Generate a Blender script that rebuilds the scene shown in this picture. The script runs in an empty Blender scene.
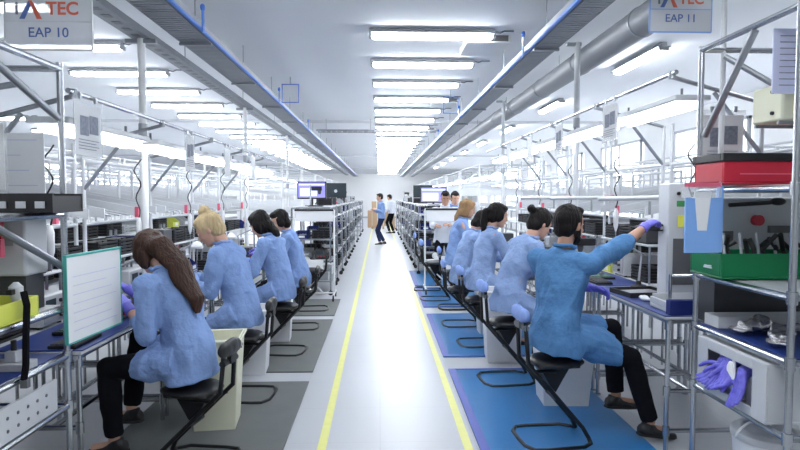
import bpy, bmesh, math, random
from mathutils import Vector, Matrix, noise
V = Vector
R = math.radians
PI = math.pi
rnd = random.Random(7)
scene = bpy.context.scene
col = scene.collection

# ------------------------------------------------------------------ camera
F_PX = 580.0
CAM_H = 1.6
cam_data = bpy.data.cameras.new('camera')
cam_data.sensor_width = 36.0
cam_data.lens = F_PX * 36.0 / 800.0
cam_data.clip_start = 0.05
cam_data.clip_end = 200
cam = bpy.data.objects.new('camera', cam_data)
col.objects.link(cam)
cam.location = (0, 0, CAM_H)
cam.rotation_euler = (R(90 - 2.77), 0, R(-2.0))
scene.camera = cam
scene.view_settings.view_transform = 'Standard'
scene.view_settings.look = 'None'
scene.view_settings.gamma = 1
scene.view_settings.exposure = 0.0
scene.view_settings.use_curve_mapping = False


# ------------------------------------------------------------------ materials
def mat(name, color, rough=0.5, metal=0.0, noise_amt=0.06, noise_scale=8.0, bump=0.0, bump_scale=60.0,
        emit=None, emit_strength=0.0, alpha=1.0, coat=0.0, stretch=None, spec=0.5):
    m = bpy.data.materials.new(name)
    m.use_nodes = True
    nt = m.node_tree
    b = nt.nodes['Principled BSDF']
    b.inputs['Roughness'].default_value = rough
    b.inputs['Metallic'].default_value = metal
    b.inputs['Specular IOR Level'].default_value = spec
    b.inputs['Coat Weight'].default_value = coat
    tc = nt.nodes.new('ShaderNodeTexCoord')
    mp = nt.nodes.new('ShaderNodeMapping')
    if stretch:
        mp.inputs['Scale'].default_value = stretch
    nt.links.new(tc.outputs['Object'], mp.inputs['Vector'])
    nz = nt.nodes.new('ShaderNodeTexNoise')
    nz.inputs['Scale'].default_value = noise_scale
    nz.inputs['Detail'].default_value = 3
    nt.links.new(mp.outputs['Vector'], nz.inputs['Vector'])
    mx = nt.nodes.new('ShaderNodeMix')
    mx.data_type = 'RGBA'
    c = V(color)
    lo, hi = c * (1 - noise_amt), c * (1 + noise_amt)
    mx.inputs[6].default_value = (*lo, 1)
    mx.inputs[7].default_value = (*[min(1, x) for x in hi], 1)
    nt.links.new(nz.outputs['Fac'], mx.inputs[0])
    nt.links.new(mx.outputs[2], b.inputs['Base Color'])
    if bump:
        n2 = nt.nodes.new('ShaderNodeTexNoise')
        n2.inputs['Scale'].default_value = bump_scale
        n2.inputs['Detail'].default_value = 4
        nt.links.new(mp.outputs['Vector'], n2.inputs['Vector'])
        bp = nt.nodes.new('ShaderNodeBump')
        bp.inputs['Strength'].default_value = bump
        bp.inputs['Distance'].default_value = 0.02
        nt.links.new(n2.outputs['Fac'], bp.inputs['Height'])
        nt.links.new(bp.outputs['Normal'], b.inputs['Normal'])
    if emit:
        b.inputs['Emission Color'].default_value = (*emit, 1)
        b.inputs['Emission Strength'].default_value = emit_strength
    if alpha < 1:
        b.inputs['Alpha'].default_value = alpha
    return m


M = {}
M['chrome'] = mat('chrome_tube', (0.50, 0.52, 0.55), 0.26, 1.0, 0.12, 5)
M['steel'] = mat('brushed_steel', (0.36, 0.38, 0.41), 0.42, 0.85, 0.1, 6)
M['dark_steel'] = mat('dark_steel', (0.20, 0.21, 0.23), 0.45, 0.7, 0.1, 6)
M['galv'] = mat('galvanised_tray', (0.30, 0.32, 0.35), 0.5, 0.6, 0.12, 7)
M['white_metal'] = mat('white_painted_metal', (0.78, 0.79, 0.80), 0.4, 0, 0.03, 4)
M['grey_metal'] = mat('grey_painted_metal', (0.46, 0.48, 0.51), 0.45, 0.1, 0.06, 6)
M['pale_metal'] = mat('pale_grey_painted_metal', (0.62, 0.64, 0.67), 0.45, 0.1, 0.05, 6)
M['blue_pipe'] = mat('blue_painted_rail', (0.04, 0.17, 0.62), 0.4, 0, 0.08, 6)
M['duct'] = mat('galvanised_duct', (0.26, 0.275, 0.30), 0.55, 0.3, 0.1, 3)
M['black'] = mat('black_plastic', (0.012, 0.012, 0.014), 0.45, 0, 0.2, 8)
M['black_metal'] = mat('black_powder_coat', (0.010, 0.010, 0.012), 0.35, 0.2, 0.2, 8)
M['black_cloth'] = mat('black_cloth', (0.009, 0.009, 0.012), 0.95, 0, 0.3, 8, bump=0.3, bump_scale=14, spec=0.1)
M['navy_cloth'] = mat('navy_cloth', (0.02, 0.03, 0.085), 0.9, 0, 0.2, 8, bump=0.3, bump_scale=14, spec=0.2)
M['smock'] = mat('pale_blue_smock_cotton', (0.225, 0.34, 0.62), 0.85, 0, 0.11, 9, bump=1.0, bump_scale=16, spec=0.2)
M['smock2'] = mat('paler_blue_smock_cotton', (0.27, 0.38, 0.63), 0.85, 0, 0.11, 9, bump=1.0, bump_scale=16, spec=0.2)
M['smock_deep'] = mat('mid_blue_smock_cotton', (0.085, 0.215, 0.43), 0.85, 0, 0.12, 9, bump=1.0, bump_scale=14, spec=0.2)
M['white_shirt'] = mat('white_shirt_cotton', (0.66, 0.69, 0.76), 0.85, 0, 0.05, 9, bump=0.4, bump_scale=16, spec=0.2)
M['skin'] = mat('skin', (0.62, 0.36, 0.26), 0.55, 0, 0.05, 20)
M['skin_dark'] = mat('tanned_skin', (0.46, 0.25, 0.17), 0.55, 0, 0.05, 20)
M['lips'] = mat('lips', (0.42, 0.13, 0.12), 0.5)
M['hair_dark'] = mat('dark_hair', (0.008, 0.006, 0.006), 0.6, 0, 0.5, 30, bump=0.6, bump_scale=60, stretch=(1, 1, 0.15), spec=0.2)
M['hair_brown'] = mat('brown_hair', (0.045, 0.021, 0.014), 0.55, 0, 0.55, 34, bump=0.7, bump_scale=70, stretch=(1, 1, 0.12), spec=0.2)
M['hair_blonde'] = mat('blonde_hair', (0.52, 0.40, 0.23), 0.6, 0, 0.4, 30, bump=0.7, bump_scale=60, stretch=(1, 1, 0.15), spec=0.2)
M['hair_ginger'] = mat('light_brown_hair', (0.30, 0.18, 0.09), 0.6, 0, 0.35, 30, bump=0.6, bump_scale=60, stretch=(1, 1, 0.15), spec=0.2)
M['glove'] = mat('purple_nitrile', (0.14, 0.13, 0.62), 0.5, 0, 0.08, 20)
M['rubber'] = mat('dark_rubber', (0.02, 0.02, 0.022), 0.7)
M['white_plastic'] = mat('white_plastic', (0.74, 0.75, 0.77), 0.4, 0, 0.03, 5)
M['cream_plastic'] = mat('cream_plastic', (0.72, 0.72, 0.56), 0.45, 0, 0.04, 5)
M['grey_plastic'] = mat('grey_plastic', (0.36, 0.37, 0.40), 0.45, 0, 0.05, 5)
M['light_plastic'] = mat('light_grey_plastic', (0.56, 0.58, 0.61), 0.45, 0, 0.05, 5)
M['red'] = mat('red_plastic', (0.50, 0.015, 0.04), 0.45, 0, 0.08, 6)
M['pink'] = mat('pink_red_plastic', (0.72, 0.12, 0.20), 0.5, 0, 0.08, 6)
M['green'] = mat('green_plastic', (0.0, 0.17, 0.055), 0.4, 0, 0.08, 6)
M['lime'] = mat('lime_yellow_plastic', (0.62, 0.66, 0.10), 0.5, 0, 0.08, 6)
M['yellow'] = mat('yellow_label', (0.85, 0.82, 0.12), 0.5)
M['yellow_line'] = mat('yellow_floor_paint', (0.78, 0.77, 0.24), 0.35, 0, 0.10, 14)
M['blue_mat'] = mat('blue_anti_fatigue_mat', (0.022, 0.165, 0.42), 0.32, 0, 0.10, 5, bump=0.08, bump_scale=90)
M['blue_edge'] = mat('violet_blue_mat_border', (0.075, 0.10, 0.42), 0.45, 0, 0.08, 6)
M['grey_mat'] = mat('grey_anti_fatigue_mat', (0.125, 0.135, 0.135), 0.6, 0, 0.12, 6, bump=0.08, bump_scale=90)
M['esd'] = mat('navy_bench_mat', (0.012, 0.036, 0.20), 0.4, 0, 0.12, 8)
M['blue_box'] = mat('navy_blue_plastic', (0.008, 0.02, 0.16), 0.45, 0, 0.1, 8)
M['blue_pad'] = mat('pale_blue_pad_cover', (0.24, 0.36, 0.74), 0.8, 0, 0.08, 12, bump=0.5, bump_scale=25)
M['cyan_file'] = mat('pale_blue_file', (0.22, 0.42, 0.82), 0.5, 0, 0.05, 8)
M['paper'] = mat('white_paper', (0.80, 0.81, 0.83), 0.7, 0, 0.02, 8)
M['lilac_paper'] = mat('lilac_paper', (0.55, 0.58, 0.78), 0.7, 0, 0.04, 8)
M['print_grey'] = mat('grey_print', (0.20, 0.22, 0.28), 0.7, 0, 0.5, 60)
M['print_blue'] = mat('blue_print', (0.10, 0.17, 0.42), 0.6)
M['print_red'] = mat('orange_red_print', (0.72, 0.16, 0.10), 0.6)
M['teal_edge'] = mat('teal_plastic_edge', (0.08, 0.42, 0.38), 0.5)
M['sleeve'] = mat('clear_plastic_sleeve', (0.7, 0.73, 0.77), 0.15, 0, 0.02, 5, alpha=0.28)
M['sign_panel'] = mat('translucent_sign_acrylic', (0.80, 0.83, 0.88), 0.2, 0, 0.02, 5, alpha=0.82)
M['foil'] = mat('silver_foil_bag', (0.55, 0.54, 0.56), 0.25, 0.9, 0.2, 20, bump=1.0, bump_scale=22)
M['carton'] = mat('brown_cardboard', (0.52, 0.36, 0.23), 0.8, 0, 0.08, 8)
M['green_led'] = mat('green_display', (0.05, 0.25, 0.08), 0.4)
M['screen'] = mat('lit_monitor_screen', (0.2, 0.2, 0.6), 0.3, emit=(0.20, 0.19, 0.75), emit_strength=0.42)
M['screen_pale'] = mat('lit_monitor_window', (0.6, 0.65, 0.9), 0.3, emit=(0.60, 0.68, 1.0), emit_strength=0.36)
M['screen_off'] = mat('dark_monitor_screen', (0.035, 0.05, 0.06), 0.2)
M['tube_light'] = mat('ceiling_tube_light', (0.9, 0.9, 0.9), 0.4, emit=(0.93, 0.97, 1.0), emit_strength=14.0)
M['task_light'] = mat('bench_tube_light', (0.9, 0.9, 0.9), 0.4, emit=(0.93, 0.97, 1.0), emit_strength=5.0)
M['dark_grey'] = mat('charcoal_plastic', (0.05, 0.053, 0.06), 0.45, 0, 0.15, 8)
M['grille'] = mat('dark_grille', (0.12, 0.12, 0.13), 0.6)
M['pcb'] = mat('green_circuit_board', (0.10, 0.22, 0.16), 0.5, 0, 0.5, 60)


# ------------------------------------------------------------------ mesh builder
class MB:
    def __init__(s):
        s.v = []; s.f = []; s.pieces = []

    def add(s, vs, fs):
        vs = list(vs); s.pieces.append((vs, fs)); b = len(s.v)
        s.v.extend(V(p) for p in vs)
        s.f.extend(tuple(b + i for i in f) for f in fs)
        return s

    def box(s, lo, hi, rot=None, c=None):
        x0, y0, z0 = lo; x1, y1, z1 = hi
        vs = [V(p) for p in ((x0, y0, z0), (x1, y0, z0), (x1, y1, z0), (x0, y1, z0), (x0, y0, z1), (x1, y0, z1), (x1, y1, z1), (x0, y1, z1))]
        if rot is not None:
            c = V(c) if c is not None else (V(lo) + V(hi)) / 2
            vs = [rot @ (p - c) + c for p in vs]
        return s.add(vs, [(0, 3, 2, 1), (4, 5, 6, 7), (0, 1, 5, 4), (1, 2, 6, 5), (2, 3, 7, 6), (3, 0, 4, 7)])

    def tube(s, p, q, r, n=10, r2=None):
        p, q = V(p), V(q); r2 = r if r2 is None else r2
        d = (q - p)
        if d.length < 1e-6: return s
        d.normalize()
        a = d.orthogonal().normalized(); b = d.cross(a)
        vs = []
        for c, rr in ((p, r), (q, r2)):
            for i in range(n):
                t = 2 * PI * i / n
                vs.append(c + (a * math.cos(t) + b * math.sin(t)) * rr)
        fs = [(i, (i + 1) % n, n + (i + 1) % n, n + i) for i in range(n)]
        fs += [tuple(range(n - 1, -1, -1)), tuple(range(n, 2 * n))]
        return s.add(vs, fs)

    def path(s, pts, r, n=10, closed=False):
        pts = [V(p) for p in pts]; m = len(pts)
        prev = None; rings = []
        for i, p in enumerate(pts):
            if closed:
                d = (pts[(i + 1) % m] - p).normalized() + (p - pts[i - 1]).normalized()
            else:
                d = (pts[min(i + 1, m - 1)] - p).normalized() + (p - pts[max(i - 1, 0)]).normalized()
            d.normalize()
            if prev is None: a = d.orthogonal().normalized()
            else:
                a = prev - d * prev.dot(d); a.normalize()
            prev = a; b = d.cross(a)
            rings.append([p + (a * math.cos(2 * PI * k / n) + b * math.sin(2 * PI * k / n)) * r for k in range(n)])
        vs = [q for rg in rings for q in rg]; fs = []
        for i in range(m if closed else m - 1):
            j = (i + 1) % m
            for k in range(n):
                l = (k + 1) % n
                fs.append((i * n + k, i * n + l, j * n + l, j * n + k))
        if not closed:
            fs += [tuple(range(n - 1, -1, -1)), tuple(range((m - 1) * n, m * n))]
        return s.add(vs, fs)

    def lathe(s, prof, c=(0, 0, 0), n=20):
        c = V(c); vs = []; fs = []
        m = len(prof)
        for r, z in prof:
            for k in range(n):
                vs.append(c + V((r * math.cos(2 * PI * k / n), r * math.sin(2 * PI * k / n), z)))
        for i in range(m - 1):
            for k in range(n):
                l = (k + 1) % n
                fs.append((i * n + k, i * n + l, (i + 1) * n + l, (i + 1) * n + k))
        fs += [tuple(range(n - 1, -1, -1)), tuple(range((m - 1) * n, m * n))]
        return s.add(vs, fs)

    def loft(s, st, n=16):
        """st: list of (centre, side vector, side radius, other radius); closed ends."""
        m = len(st); vs = []; fs = []
        pts = [V(a[0]) for a in st]
        for i in range(m):
            d = (pts[min(i + 1, m - 1)] - pts[max(i - 1, 0)]).normalized()
            sd = V(st[i][1]); sd = (sd - d * sd.dot(d)).normalized(); o = d.cross(sd)
            for k in range(n):
                t = 2 * PI * k / n
                vs.append(pts[i] + sd * math.cos(t) * st[i][2] + o * math.sin(t) * st[i][3])
        for i in range(m - 1):
            for k in range(n):
                l = (k + 1) % n
                fs.append((i * n + k, i * n + l, (i + 1) * n + l, (i + 1) * n + k))
        fs += [tuple(range(n - 1, -1, -1)), tuple(range((m - 1) * n, m * n))]
        return s.add(vs, fs)

    def ell(s, c, r, rot=None, nu=14, nv=10):
        c = V(c); vs = []; fs = []
        for j in range(1, nv):
            ph = PI * j / nv
            for i in range(nu):
                t = 2 * PI * i / nu
                p = V((r[0] * math.sin(ph) * math.cos(t), r[1] * math.sin(ph) * math.sin(t), r[2] * math.cos(ph)))
                vs.append(c + (rot @ p if rot is not None else p))
        top = V((0, 0, r[2])); bot = -top
        vs.append(c + (rot @ top if rot is not None else top)); vs.append(c + (rot @ bot if rot is not None else bot))
        for j in range(nv - 2):
            for i in range(nu):
                l = (i + 1) % nu
                fs.append((j * nu + i, (j + 1) * nu + i, (j + 1) * nu + l, j * nu + l))
        T = len(vs) - 2
        for i in range(nu):
            l = (i + 1) % nu
            fs.append((T, i, l)); fs.append((T + 1, (nv - 2) * nu + l, (nv - 2) * nu + i))
        return s.add(vs, fs)

    def mesh(s, name):
        me = bpy.data.meshes.new(name)
        me.from_pydata([tuple(p) for p in s.v], [], s.f)
        return me

    def build(s, name, m, parent=None, bevel=0.0, sharp=35, loc=None):
        me = s.mesh(name)
        bm = bmesh.new(); bm.from_mesh(me)
        bmesh.ops.recalc_face_normals(bm, faces=bm.faces)
        bm.to_mesh(bm and me); bm.free()
        me.materials.append(M[m] if isinstance(m, str) else m)
        me.polygons.foreach_set('use_smooth', [True] * len(me.polygons))
        me.set_sharp_from_angle(angle=R(sharp))
        o = bpy.data.objects.new(name, me)
        col.objects.link(o)
        if parent is not None: o.parent = parent
        if loc is not None: o.location = loc
        if bevel:
            md = o.modifiers.new('bevel', 'BEVEL'); md.width = bevel; md.segments = 2; md.limit_method = 'ANGLE'
        return o


def _split(s, name, m, parent, bevel=0.0):
    for vs, fs in s.pieces:
        MB().add(vs, fs).build(name, m, parent, bevel)


MB.split = _split


def tag(o, label, cat, group=None, kind=None):
    if label: o['label'] = label
    if cat: o['category'] = cat
    if group: o['group'] = group
    if kind: o['kind'] = kind
    return o


def thing(name, label, cat, loc=(0, 0, 0), rz=0.0, group=None):
    o = bpy.data.objects.new(name, None)
    col.objects.link(o)
    o.empty_display_size = 0.1
    o.location = loc; o.rotation_euler = (0, 0, rz)
    return tag(o, label, cat, group)


def single(mb, name, m, label, cat, loc=(0, 0, 0), rz=0.0, group=None, bevel=0.0, sharp=35):
    o = mb.build(name, m, None, bevel, sharp)
    o.location = loc; o.rotation_euler = (0, 0, rz)
    return tag(o, label, cat, group)


def structure(mb, name, m, parent=None, bevel=0.0):
    o = mb.build(name, m, parent, bevel)
    if parent is None: o['kind'] = 'structure'
    return o


def copy_tree(o, label=None, loc=None, rz=None, group=None, parent=None):
    c = o.copy(); col.objects.link(c)
    if parent is not None: c.parent = parent
    if label: c['label'] = label
    if group: c['group'] = group
    if loc is not None: c.location = loc
    if rz is not None: c.rotation_euler = (0, 0, rz)
    for ch in list(o.children): copy_tree(ch, parent=c)
    return c


ORD = ['nearest', 'second', 'third', 'fourth', 'fifth', 'sixth', 'seventh', 'eighth', 'ninth', 'tenth', 'eleventh', 'twelfth',
       'thirteenth', 'fourteenth', 'fifteenth', 'sixteenth', 'seventeenth', 'eighteenth', 'nineteenth', 'twentieth',
       'twenty-first', 'twenty-second', 'twenty-third', 'twenty-fourth', 'twenty-fifth', 'twenty-sixth', 'twenty-seventh',
       'twenty-eighth', 'twenty-ninth', 'thirtieth', 'thirty-first', 'thirty-second']


def ordn(i, noun='', first='nearest'):
    return (first + ' ' + noun).strip() if i == 0 else (ORD[i] + ' nearest ' + noun).strip()


def text(name, body, size, m, parent, loc, rot, extrude=0.0008, bold=0.0, align='CENTER'):
    cu = bpy.data.curves.new(name, 'FONT')
    cu.body = body; cu.size = size; cu.extrude = extrude; cu.align_x = align; cu.align_y = 'CENTER'; cu.offset = bold
    tmp = bpy.data.objects.new(name, cu); col.objects.link(tmp)
    dg = bpy.context.evaluated_depsgraph_get()
    me = bpy.data.meshes.new_from_object(tmp.evaluated_get(dg))
    bpy.data.objects.remove(tmp, do_unlink=True)
    me.materials.clear(); me.materials.append(M[m])
    o = bpy.data.objects.new(name, me); col.objects.link(o)
    o.parent = parent; o.location = loc; o.rotation_euler = rot
    return o


# ------------------------------------------------------------------ room shell
X_L, X_R, Y_N, Y_F, Z_C = -13.0, 6.2, -4.0, 44.0, 3.35


def floor_material():
    m = bpy.data.materials.new('glossy_grey_epoxy'); m.use_nodes = True
    nt = m.node_tree; b = nt.nodes['Principled BSDF']
    tc = nt.nodes.new('ShaderNodeTexCoord')
    nz = nt.nodes.new('ShaderNodeTexNoise'); nz.inputs['Scale'].default_value = 1.3; nz.inputs['Detail'].default_value = 5
    nt.links.new(tc.outputs['Object'], nz.inputs['Vector'])
    mx = nt.nodes.new('ShaderNodeMix'); mx.data_type = 'RGBA'
    mx.inputs[6].default_value = (0.50, 0.515, 0.55, 1); mx.inputs[7].default_value = (0.535, 0.55, 0.585, 1)
    nt.links.new(nz.outputs['Fac'], mx.inputs[0])
    # tile joints
    br = nt.nodes.new('ShaderNodeTexBrick'); br.offset = 0
    br.inputs['Scale'].default_value = 1.0; br.inputs['Brick Width'].default_value = 0.62; br.inputs['Row Height'].default_value = 0.62
    br.inputs['Mortar Size'].default_value = 0.0025
    br.inputs['Color1'].default_value = (1, 1, 1, 1); br.inputs['Color2'].default_value = (1, 1, 1, 1); br.inputs['Mortar'].default_value = (0.86, 0.86, 0.86, 1)
    nt.links.new(tc.outputs['Object'], br.inputs['Vector'])
    mm = nt.nodes.new('ShaderNodeMix'); mm.data_type = 'RGBA'; mm.blend_type = 'MULTIPLY'; mm.inputs[0].default_value = 1
    nt.links.new(mx.outputs[2], mm.inputs[6]); nt.links.new(br.outputs['Color'], mm.inputs[7])
    nt.links.new(mm.outputs[2], b.inputs['Base Color'])
    n2 = nt.nodes.new('ShaderNodeTexNoise'); n2.inputs['Scale'].default_value = 6
    nt.links.new(tc.outputs['Object'], n2.inputs['Vector'])
    rr = nt.nodes.new('ShaderNodeMapRange'); rr.inputs[3].default_value = 0.30; rr.inputs[4].default_value = 0.37
    nt.links.new(n2.outputs['Fac'], rr.inputs[0]); nt.links.new(rr.outputs[0], b.inputs['Roughness'])
    b.inputs['Specular IOR Level'].default_value = 0.22
    return m


M['floor'] = floor_material()
M['ceiling'] = mat('pale_grey_ceiling', (0.84, 0.86, 0.90), 0.9, 0, 0.03, 0.6, spec=0.08)
M['wall'] = mat('white_wall', (0.90, 0.91, 0.92), 0.7, 0, 0.02, 1)
structure(MB().box((X_L, Y_N, -0.1), (X_R, Y_F, 0)), 'floor', 'floor')
structure(MB().box((X_L, Y_N, Z_C), (X_R, Y_F, Z_C + 0.1)), 'ceiling', 'ceiling')
structure(MB().box((X_L - 0.1, Y_N, 0), (X_L, Y_F, Z_C)), 'wall_left', 'wall')
structure(MB().box((X_R, Y_N, 0), (X_R + 0.1, Y_F, Z_C)), 'wall_right', 'wall')
structure(MB().box((X_L, Y_F, 0), (X_R, Y_F + 0.1, Z_C)), 'wall_back', 'wall')
structure(MB().box((X_L, Y_N - 0.1, 0), (X_R, Y_N, Z_C)), 'wall_front', 'wall')
structure(MB().box((X_L, Y_F - 0.02, 0), (X_R, Y_F, 0.12)), 'baseboard_back', 'grey_metal')
structure(MB().box((X_R - 0.02, Y_N, 0), (X_R, Y_F, 0.12)), 'baseboard_right', 'grey_metal')
# ceiling panel joints as real thin trims
for i, y in enumerate((13.4, 24.5, 35.0)):
    structure(MB().box((X_L, y, Z_C - 0.05), (X_R, y + 0.12, Z_C)), 'trim_%d' % (i + 1), 'pale_metal')
for i, y in enumerate(range(3, 40, 4)):
    structure(MB().box((X_R - 0.06, y, 0.12), (X_R, y + 0.06, Z_C)), 'trim_%d' % (i + 4), 'grey_metal')
# pillars and tall windows of the right wall
for i in range(8):
    y = 5.0 + 4 * i
    w = MB().box((X_R - 0.05, y + 0.5, 1.0), (X_R - 0.01, y + 2.9, 2.9))
    o = structure(w, 'window_%d' % (i + 1), mat('frosted_pane_%d' % i, (0.80, 0.84, 0.9), 0.3, emit=(0.9, 0.95, 1.0), emit_strength=1.0) if i == 0 else M['frosted'])
    if i == 0: M['frosted'] = o.data.materials[0]
    fr = MB()
    for yy in (y + 0.46, y + 1.67, y + 2.86): fr.box((X_R - 0.09, yy, 0.96), (X_R - 0.04, yy + 0.06, 2.94))
    for zz in (0.94, 2.9): fr.box((X_R - 0.09, y + 0.46, zz), (X_R - 0.04, y + 2.92, zz + 0.05))
    fr.build('window_frame', 'grey_metal', o)

# aisle lines
tag(MB().box((-0.40, -3, 0), (-0.345, 38, 0.003)).build('floor_line', 'yellow_line'), 'yellow painted line on the aisle beside the grey mats', 'floor line')
tag(MB().box((0.535, -3, 0), (0.59, 38, 0.003)).build('floor_line', 'yellow_line'), 'yellow painted line on the aisle beside the blue mats', 'floor line')


def floor_mat(name, x0, x1, y0, y1, m, label, edge=None):
    t = thing(name, label, 'floor mat', ((x0 + x1) / 2, y0, 0), 0, 'anti-fatigue mats')
    w, l = (x1 - x0) / 2, y1 - y0
    MB().box((-w, 0, 0.0), (w, l, 0.014)).build('mat_surface', m, t, 0.006)
    if edge:
        e = MB()
        e.box((-w, 0, 0.0142), (-w + 0.06, l, 0.0165)); e.box((-w + .06, 0, 0.0142), (w, 0.035, 0.0165)); e.box((-w + .06, l - .03, 0.0142), (w, l, 0.0165))
        e.build('border', edge, t)
    return t


for i, (y0, y1) in enumerate(((2.1, 4.96), (5.24, 7.5), (7.75, 9.0))):
    floor_mat('floor_mat', -1.75, -0.61, y0, y1, 'grey_mat', ['grey floor mat under the nearest left-hand chair, cut by the picture bottom', 'grey floor mat under the chairs of the dark-haired women on the left', 'short grey floor mat under the white rolling board'][i])
for i, (y0, y1) in enumerate(((2.6, 5.27), (5.69, 7.80), (8.3, 10.0), (10.3, 12.4))):
    floor_mat('floor_mat', 0.63, 1.74, y0, y1, 'blue_mat', ['blue floor mat under the bearded man, cut by the picture bottom', 'blue floor mat under the chair loops behind the tall white bin', 'blue floor mat in front of the rolling board on the right', 'farthest blue floor mat beside the equipment racks'][i], 'blue_edge')


# ------------------------------------------------------------------ ceiling lights
def ceiling_light(label, loc, rz, group, L=1.32):
    t = thing('ceiling_light', label, 'ceiling light', loc, rz, group)
    MB().box((-L / 2, -0.035, -0.04), (L / 2, 0.035, 0)).box((-L / 2, -0.085, -0.055), (L / 2, 0.085, -0.0401)).build('housing', 'grey_metal', t, 0.008)
    d = MB().box((-L / 2 + 0.03, -0.055, -0.10), (L / 2 - 0.03, 0.055, -0.056)).build('diffuser', 'tube_light', t, 0.02)
    c = MB(); c.box((-L / 2, -0.055, -0.09), (-L / 2 + 0.028, 0.055, -0.056)); c.box((L / 2 - 0.028, -0.055, -0.09), (L / 2, 0.055, -0.056))
    c.split('end_cap', 'grey_plastic', t)
    MB().path([(L / 2, 0.0, -0.02), (L / 2 + 0.06, 0, -0.03), (L / 2 + 0.1, 0, -0.012), (L / 2 + 0.2, 0, -0.012)], 0.008, 6).build('cable', 'dark_steel', t)
    return t


def ceiling_row(proto, xs, ys, rz, lab, group):
    n = 0
    for y in ys:
        copy_tree(proto, lab % ordn(n), (xs, y, Z_C), rz, group); n += 1


G1 = 'crosswise lights above the aisle'
cl = ceiling_light('nearest crosswise light of the row above the aisle', (0.55, 6.14, Z_C), 0, G1)
for i in range(1, 28):
    copy_tree(cl, '%s crosswise light of the row above the aisle' % ORD[i], (0.55, 6.14 + 1.33 * i, Z_C))
for i in range(5):   # behind the camera
    copy_tree(cl, 'ceiling light over the aisle behind the viewpoint', (0.55, 6.14 - 1.33 * (i + 1) - 1.3, Z_C), 0, 'lights over the viewpoint')
G2 = 'crosswise lights above the left benches'
n = 0
for i in range(22):
    copy_tree(cl, '%s crosswise light of the row above the left-hand benches' % ORD[n], (-3.55, 5.35 + 1.4 * i, Z_C), 0, G2); n += 1
G3 = 'crosswise lights above the far left benches'
for i in range(15):
    copy_tree(cl, '%s light of the row farthest to the left' % ORD[i], (-8.2, 8 + 2.4 * i, Z_C), 0, G3)
G4 = 'lengthwise lights above the right benches'
for i in range(9):
    copy_tree(cl, '%s lengthwise light of the row above the right-hand benches' % ORD[i], (3.22, 3.5 + 3.7 * i, Z_C), PI / 2, G4)


# ------------------------------------------------------------------ overhead services
def cable_tray(label, x0, x1, z, side):
    t = thing('cable_tray', label, 'cable tray', (x0, 0, z))
    w = x1 - x0; Y0, Y1 = -3.0, 38.0
    s = MB()
    s.box((-0.004, Y0, 0), (0.004, Y1, 0.10)); s.box((w - 0.004, Y0, 0), (w + 0.004, Y1, 0.10))
    s.split('side_rail', 'galv', t)
    b = MB(); y = Y0
    while y < Y1:
        b.box((0.005, y, 0.002), (w - 0.005, y + 0.032, 0.010)); y += 0.052 if y < 14 else 0.1
    for k in range(1, 5): b.box((w * k / 5 - 0.005, Y0, 0.0105), (w * k / 5 + 0.005, Y1, 0.014))
    b.build('perforated_base', 'galv', t)
    xe = w if side < 0 else 0
    MB().tube((xe - side * 0.024, Y0, 0.02), (xe - side * 0.024, Y1, 0.02), 0.017, 10).build('blue_pipe', 'blue_pipe', t)
    h = MB(); y = 1.6
    while y < Y1:
        h.tube((w / 2, y, 0.015), (w / 2, y, Z_C - z), 0.006, 6)
        h.box((-0.012, y - 0.015, -0.022), (w + 0.012, y + 0.015, -0.002))
        y += 1.75
    h.split('hanger', 'steel', t)
    q = MB()
    for y in ((4.7, 8.2, 11.5) if side < 0 else (5.3, 9.6, 13.0)):
        q.box((xe - side * 0.048, y, -0.02), (xe - side * 0.056, y + 0.05, 0.17)); q.ell((xe - side * 0.05, y + 0.025, 0.18), (0.02, 0.03, 0.03), nu=8, nv=6)
    q.split('blue_clip', 'blue_pipe', t)
    return t


cable_tray('perforated cable tray with blue pipe above the left bench edge', -1.70, -1.45, 2.92, -1)
cable_tray('cable tray with blue pipe above the right bench edge', 1.36, 1.56, 2.90, 1)


def channel(label, x, w, z, h):
    t = thing('overhead_channel', label, 'channel', (x, 0, z))
    c = MB(); c.box((0, -3, 0), (w, 34, 0.006)); c.box((0, -3, 0.0062), (0.006, 34, h)); c.box((w - 0.006, -3, 0.0062), (w, 34, h))
    c.build('channel_body', 'galv', t)
    q = MB(); y = 0.3
    while y < 30:
        q.box((w * 0.3, y, -0.004), (w * 0.7, y + 0.06, -0.001)); y += 0.16
    q.build('slot_pattern', 'dark_steel', t)
    h2 = MB(); y = 1.0
    while y < 34:
        h2.tube((w / 2, y, 0.002), (w / 2, y, Z_C - z), 0.005, 6); y += 2.4
    h2.split('hanger', 'steel', t)
    MB().path([(w * 0.5 + 0.02 * math.sin(k * 1.3), -2 + k * 0.5, h + 0.012 + 0.01 * math.sin(k * 2.1)) for k in range(70)], 0.016, 6).build('cable_bundle', 'dark_steel', t)
    return t


channel('slotted metal channel carrying cables above the left benches', -1.97, 0.15, 2.86, 0.05)

t = thing('ventilation_duct', 'large round grey ventilation duct above the right benches', 'duct', (2.225, 0, 3.08))
MB().tube((0, -3.5, 0), (0, 40, 0), 0.125, 28).build('duct_tube', 'duct', t)
b = MB(); y = 0.4
while y < 40: b.tube((0, y, 0), (0, y + 0.03, 0), 0.132, 28); y += 1.5
b.split('joint_band', 'galv', t)
b = MB(); y = 1.2
while y < 40: b.tube((0, y, 0.125), (0, y, Z_C - 3.08), 0.006, 6); y += 3.0
b.split('hanger', 'steel', t)

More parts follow.
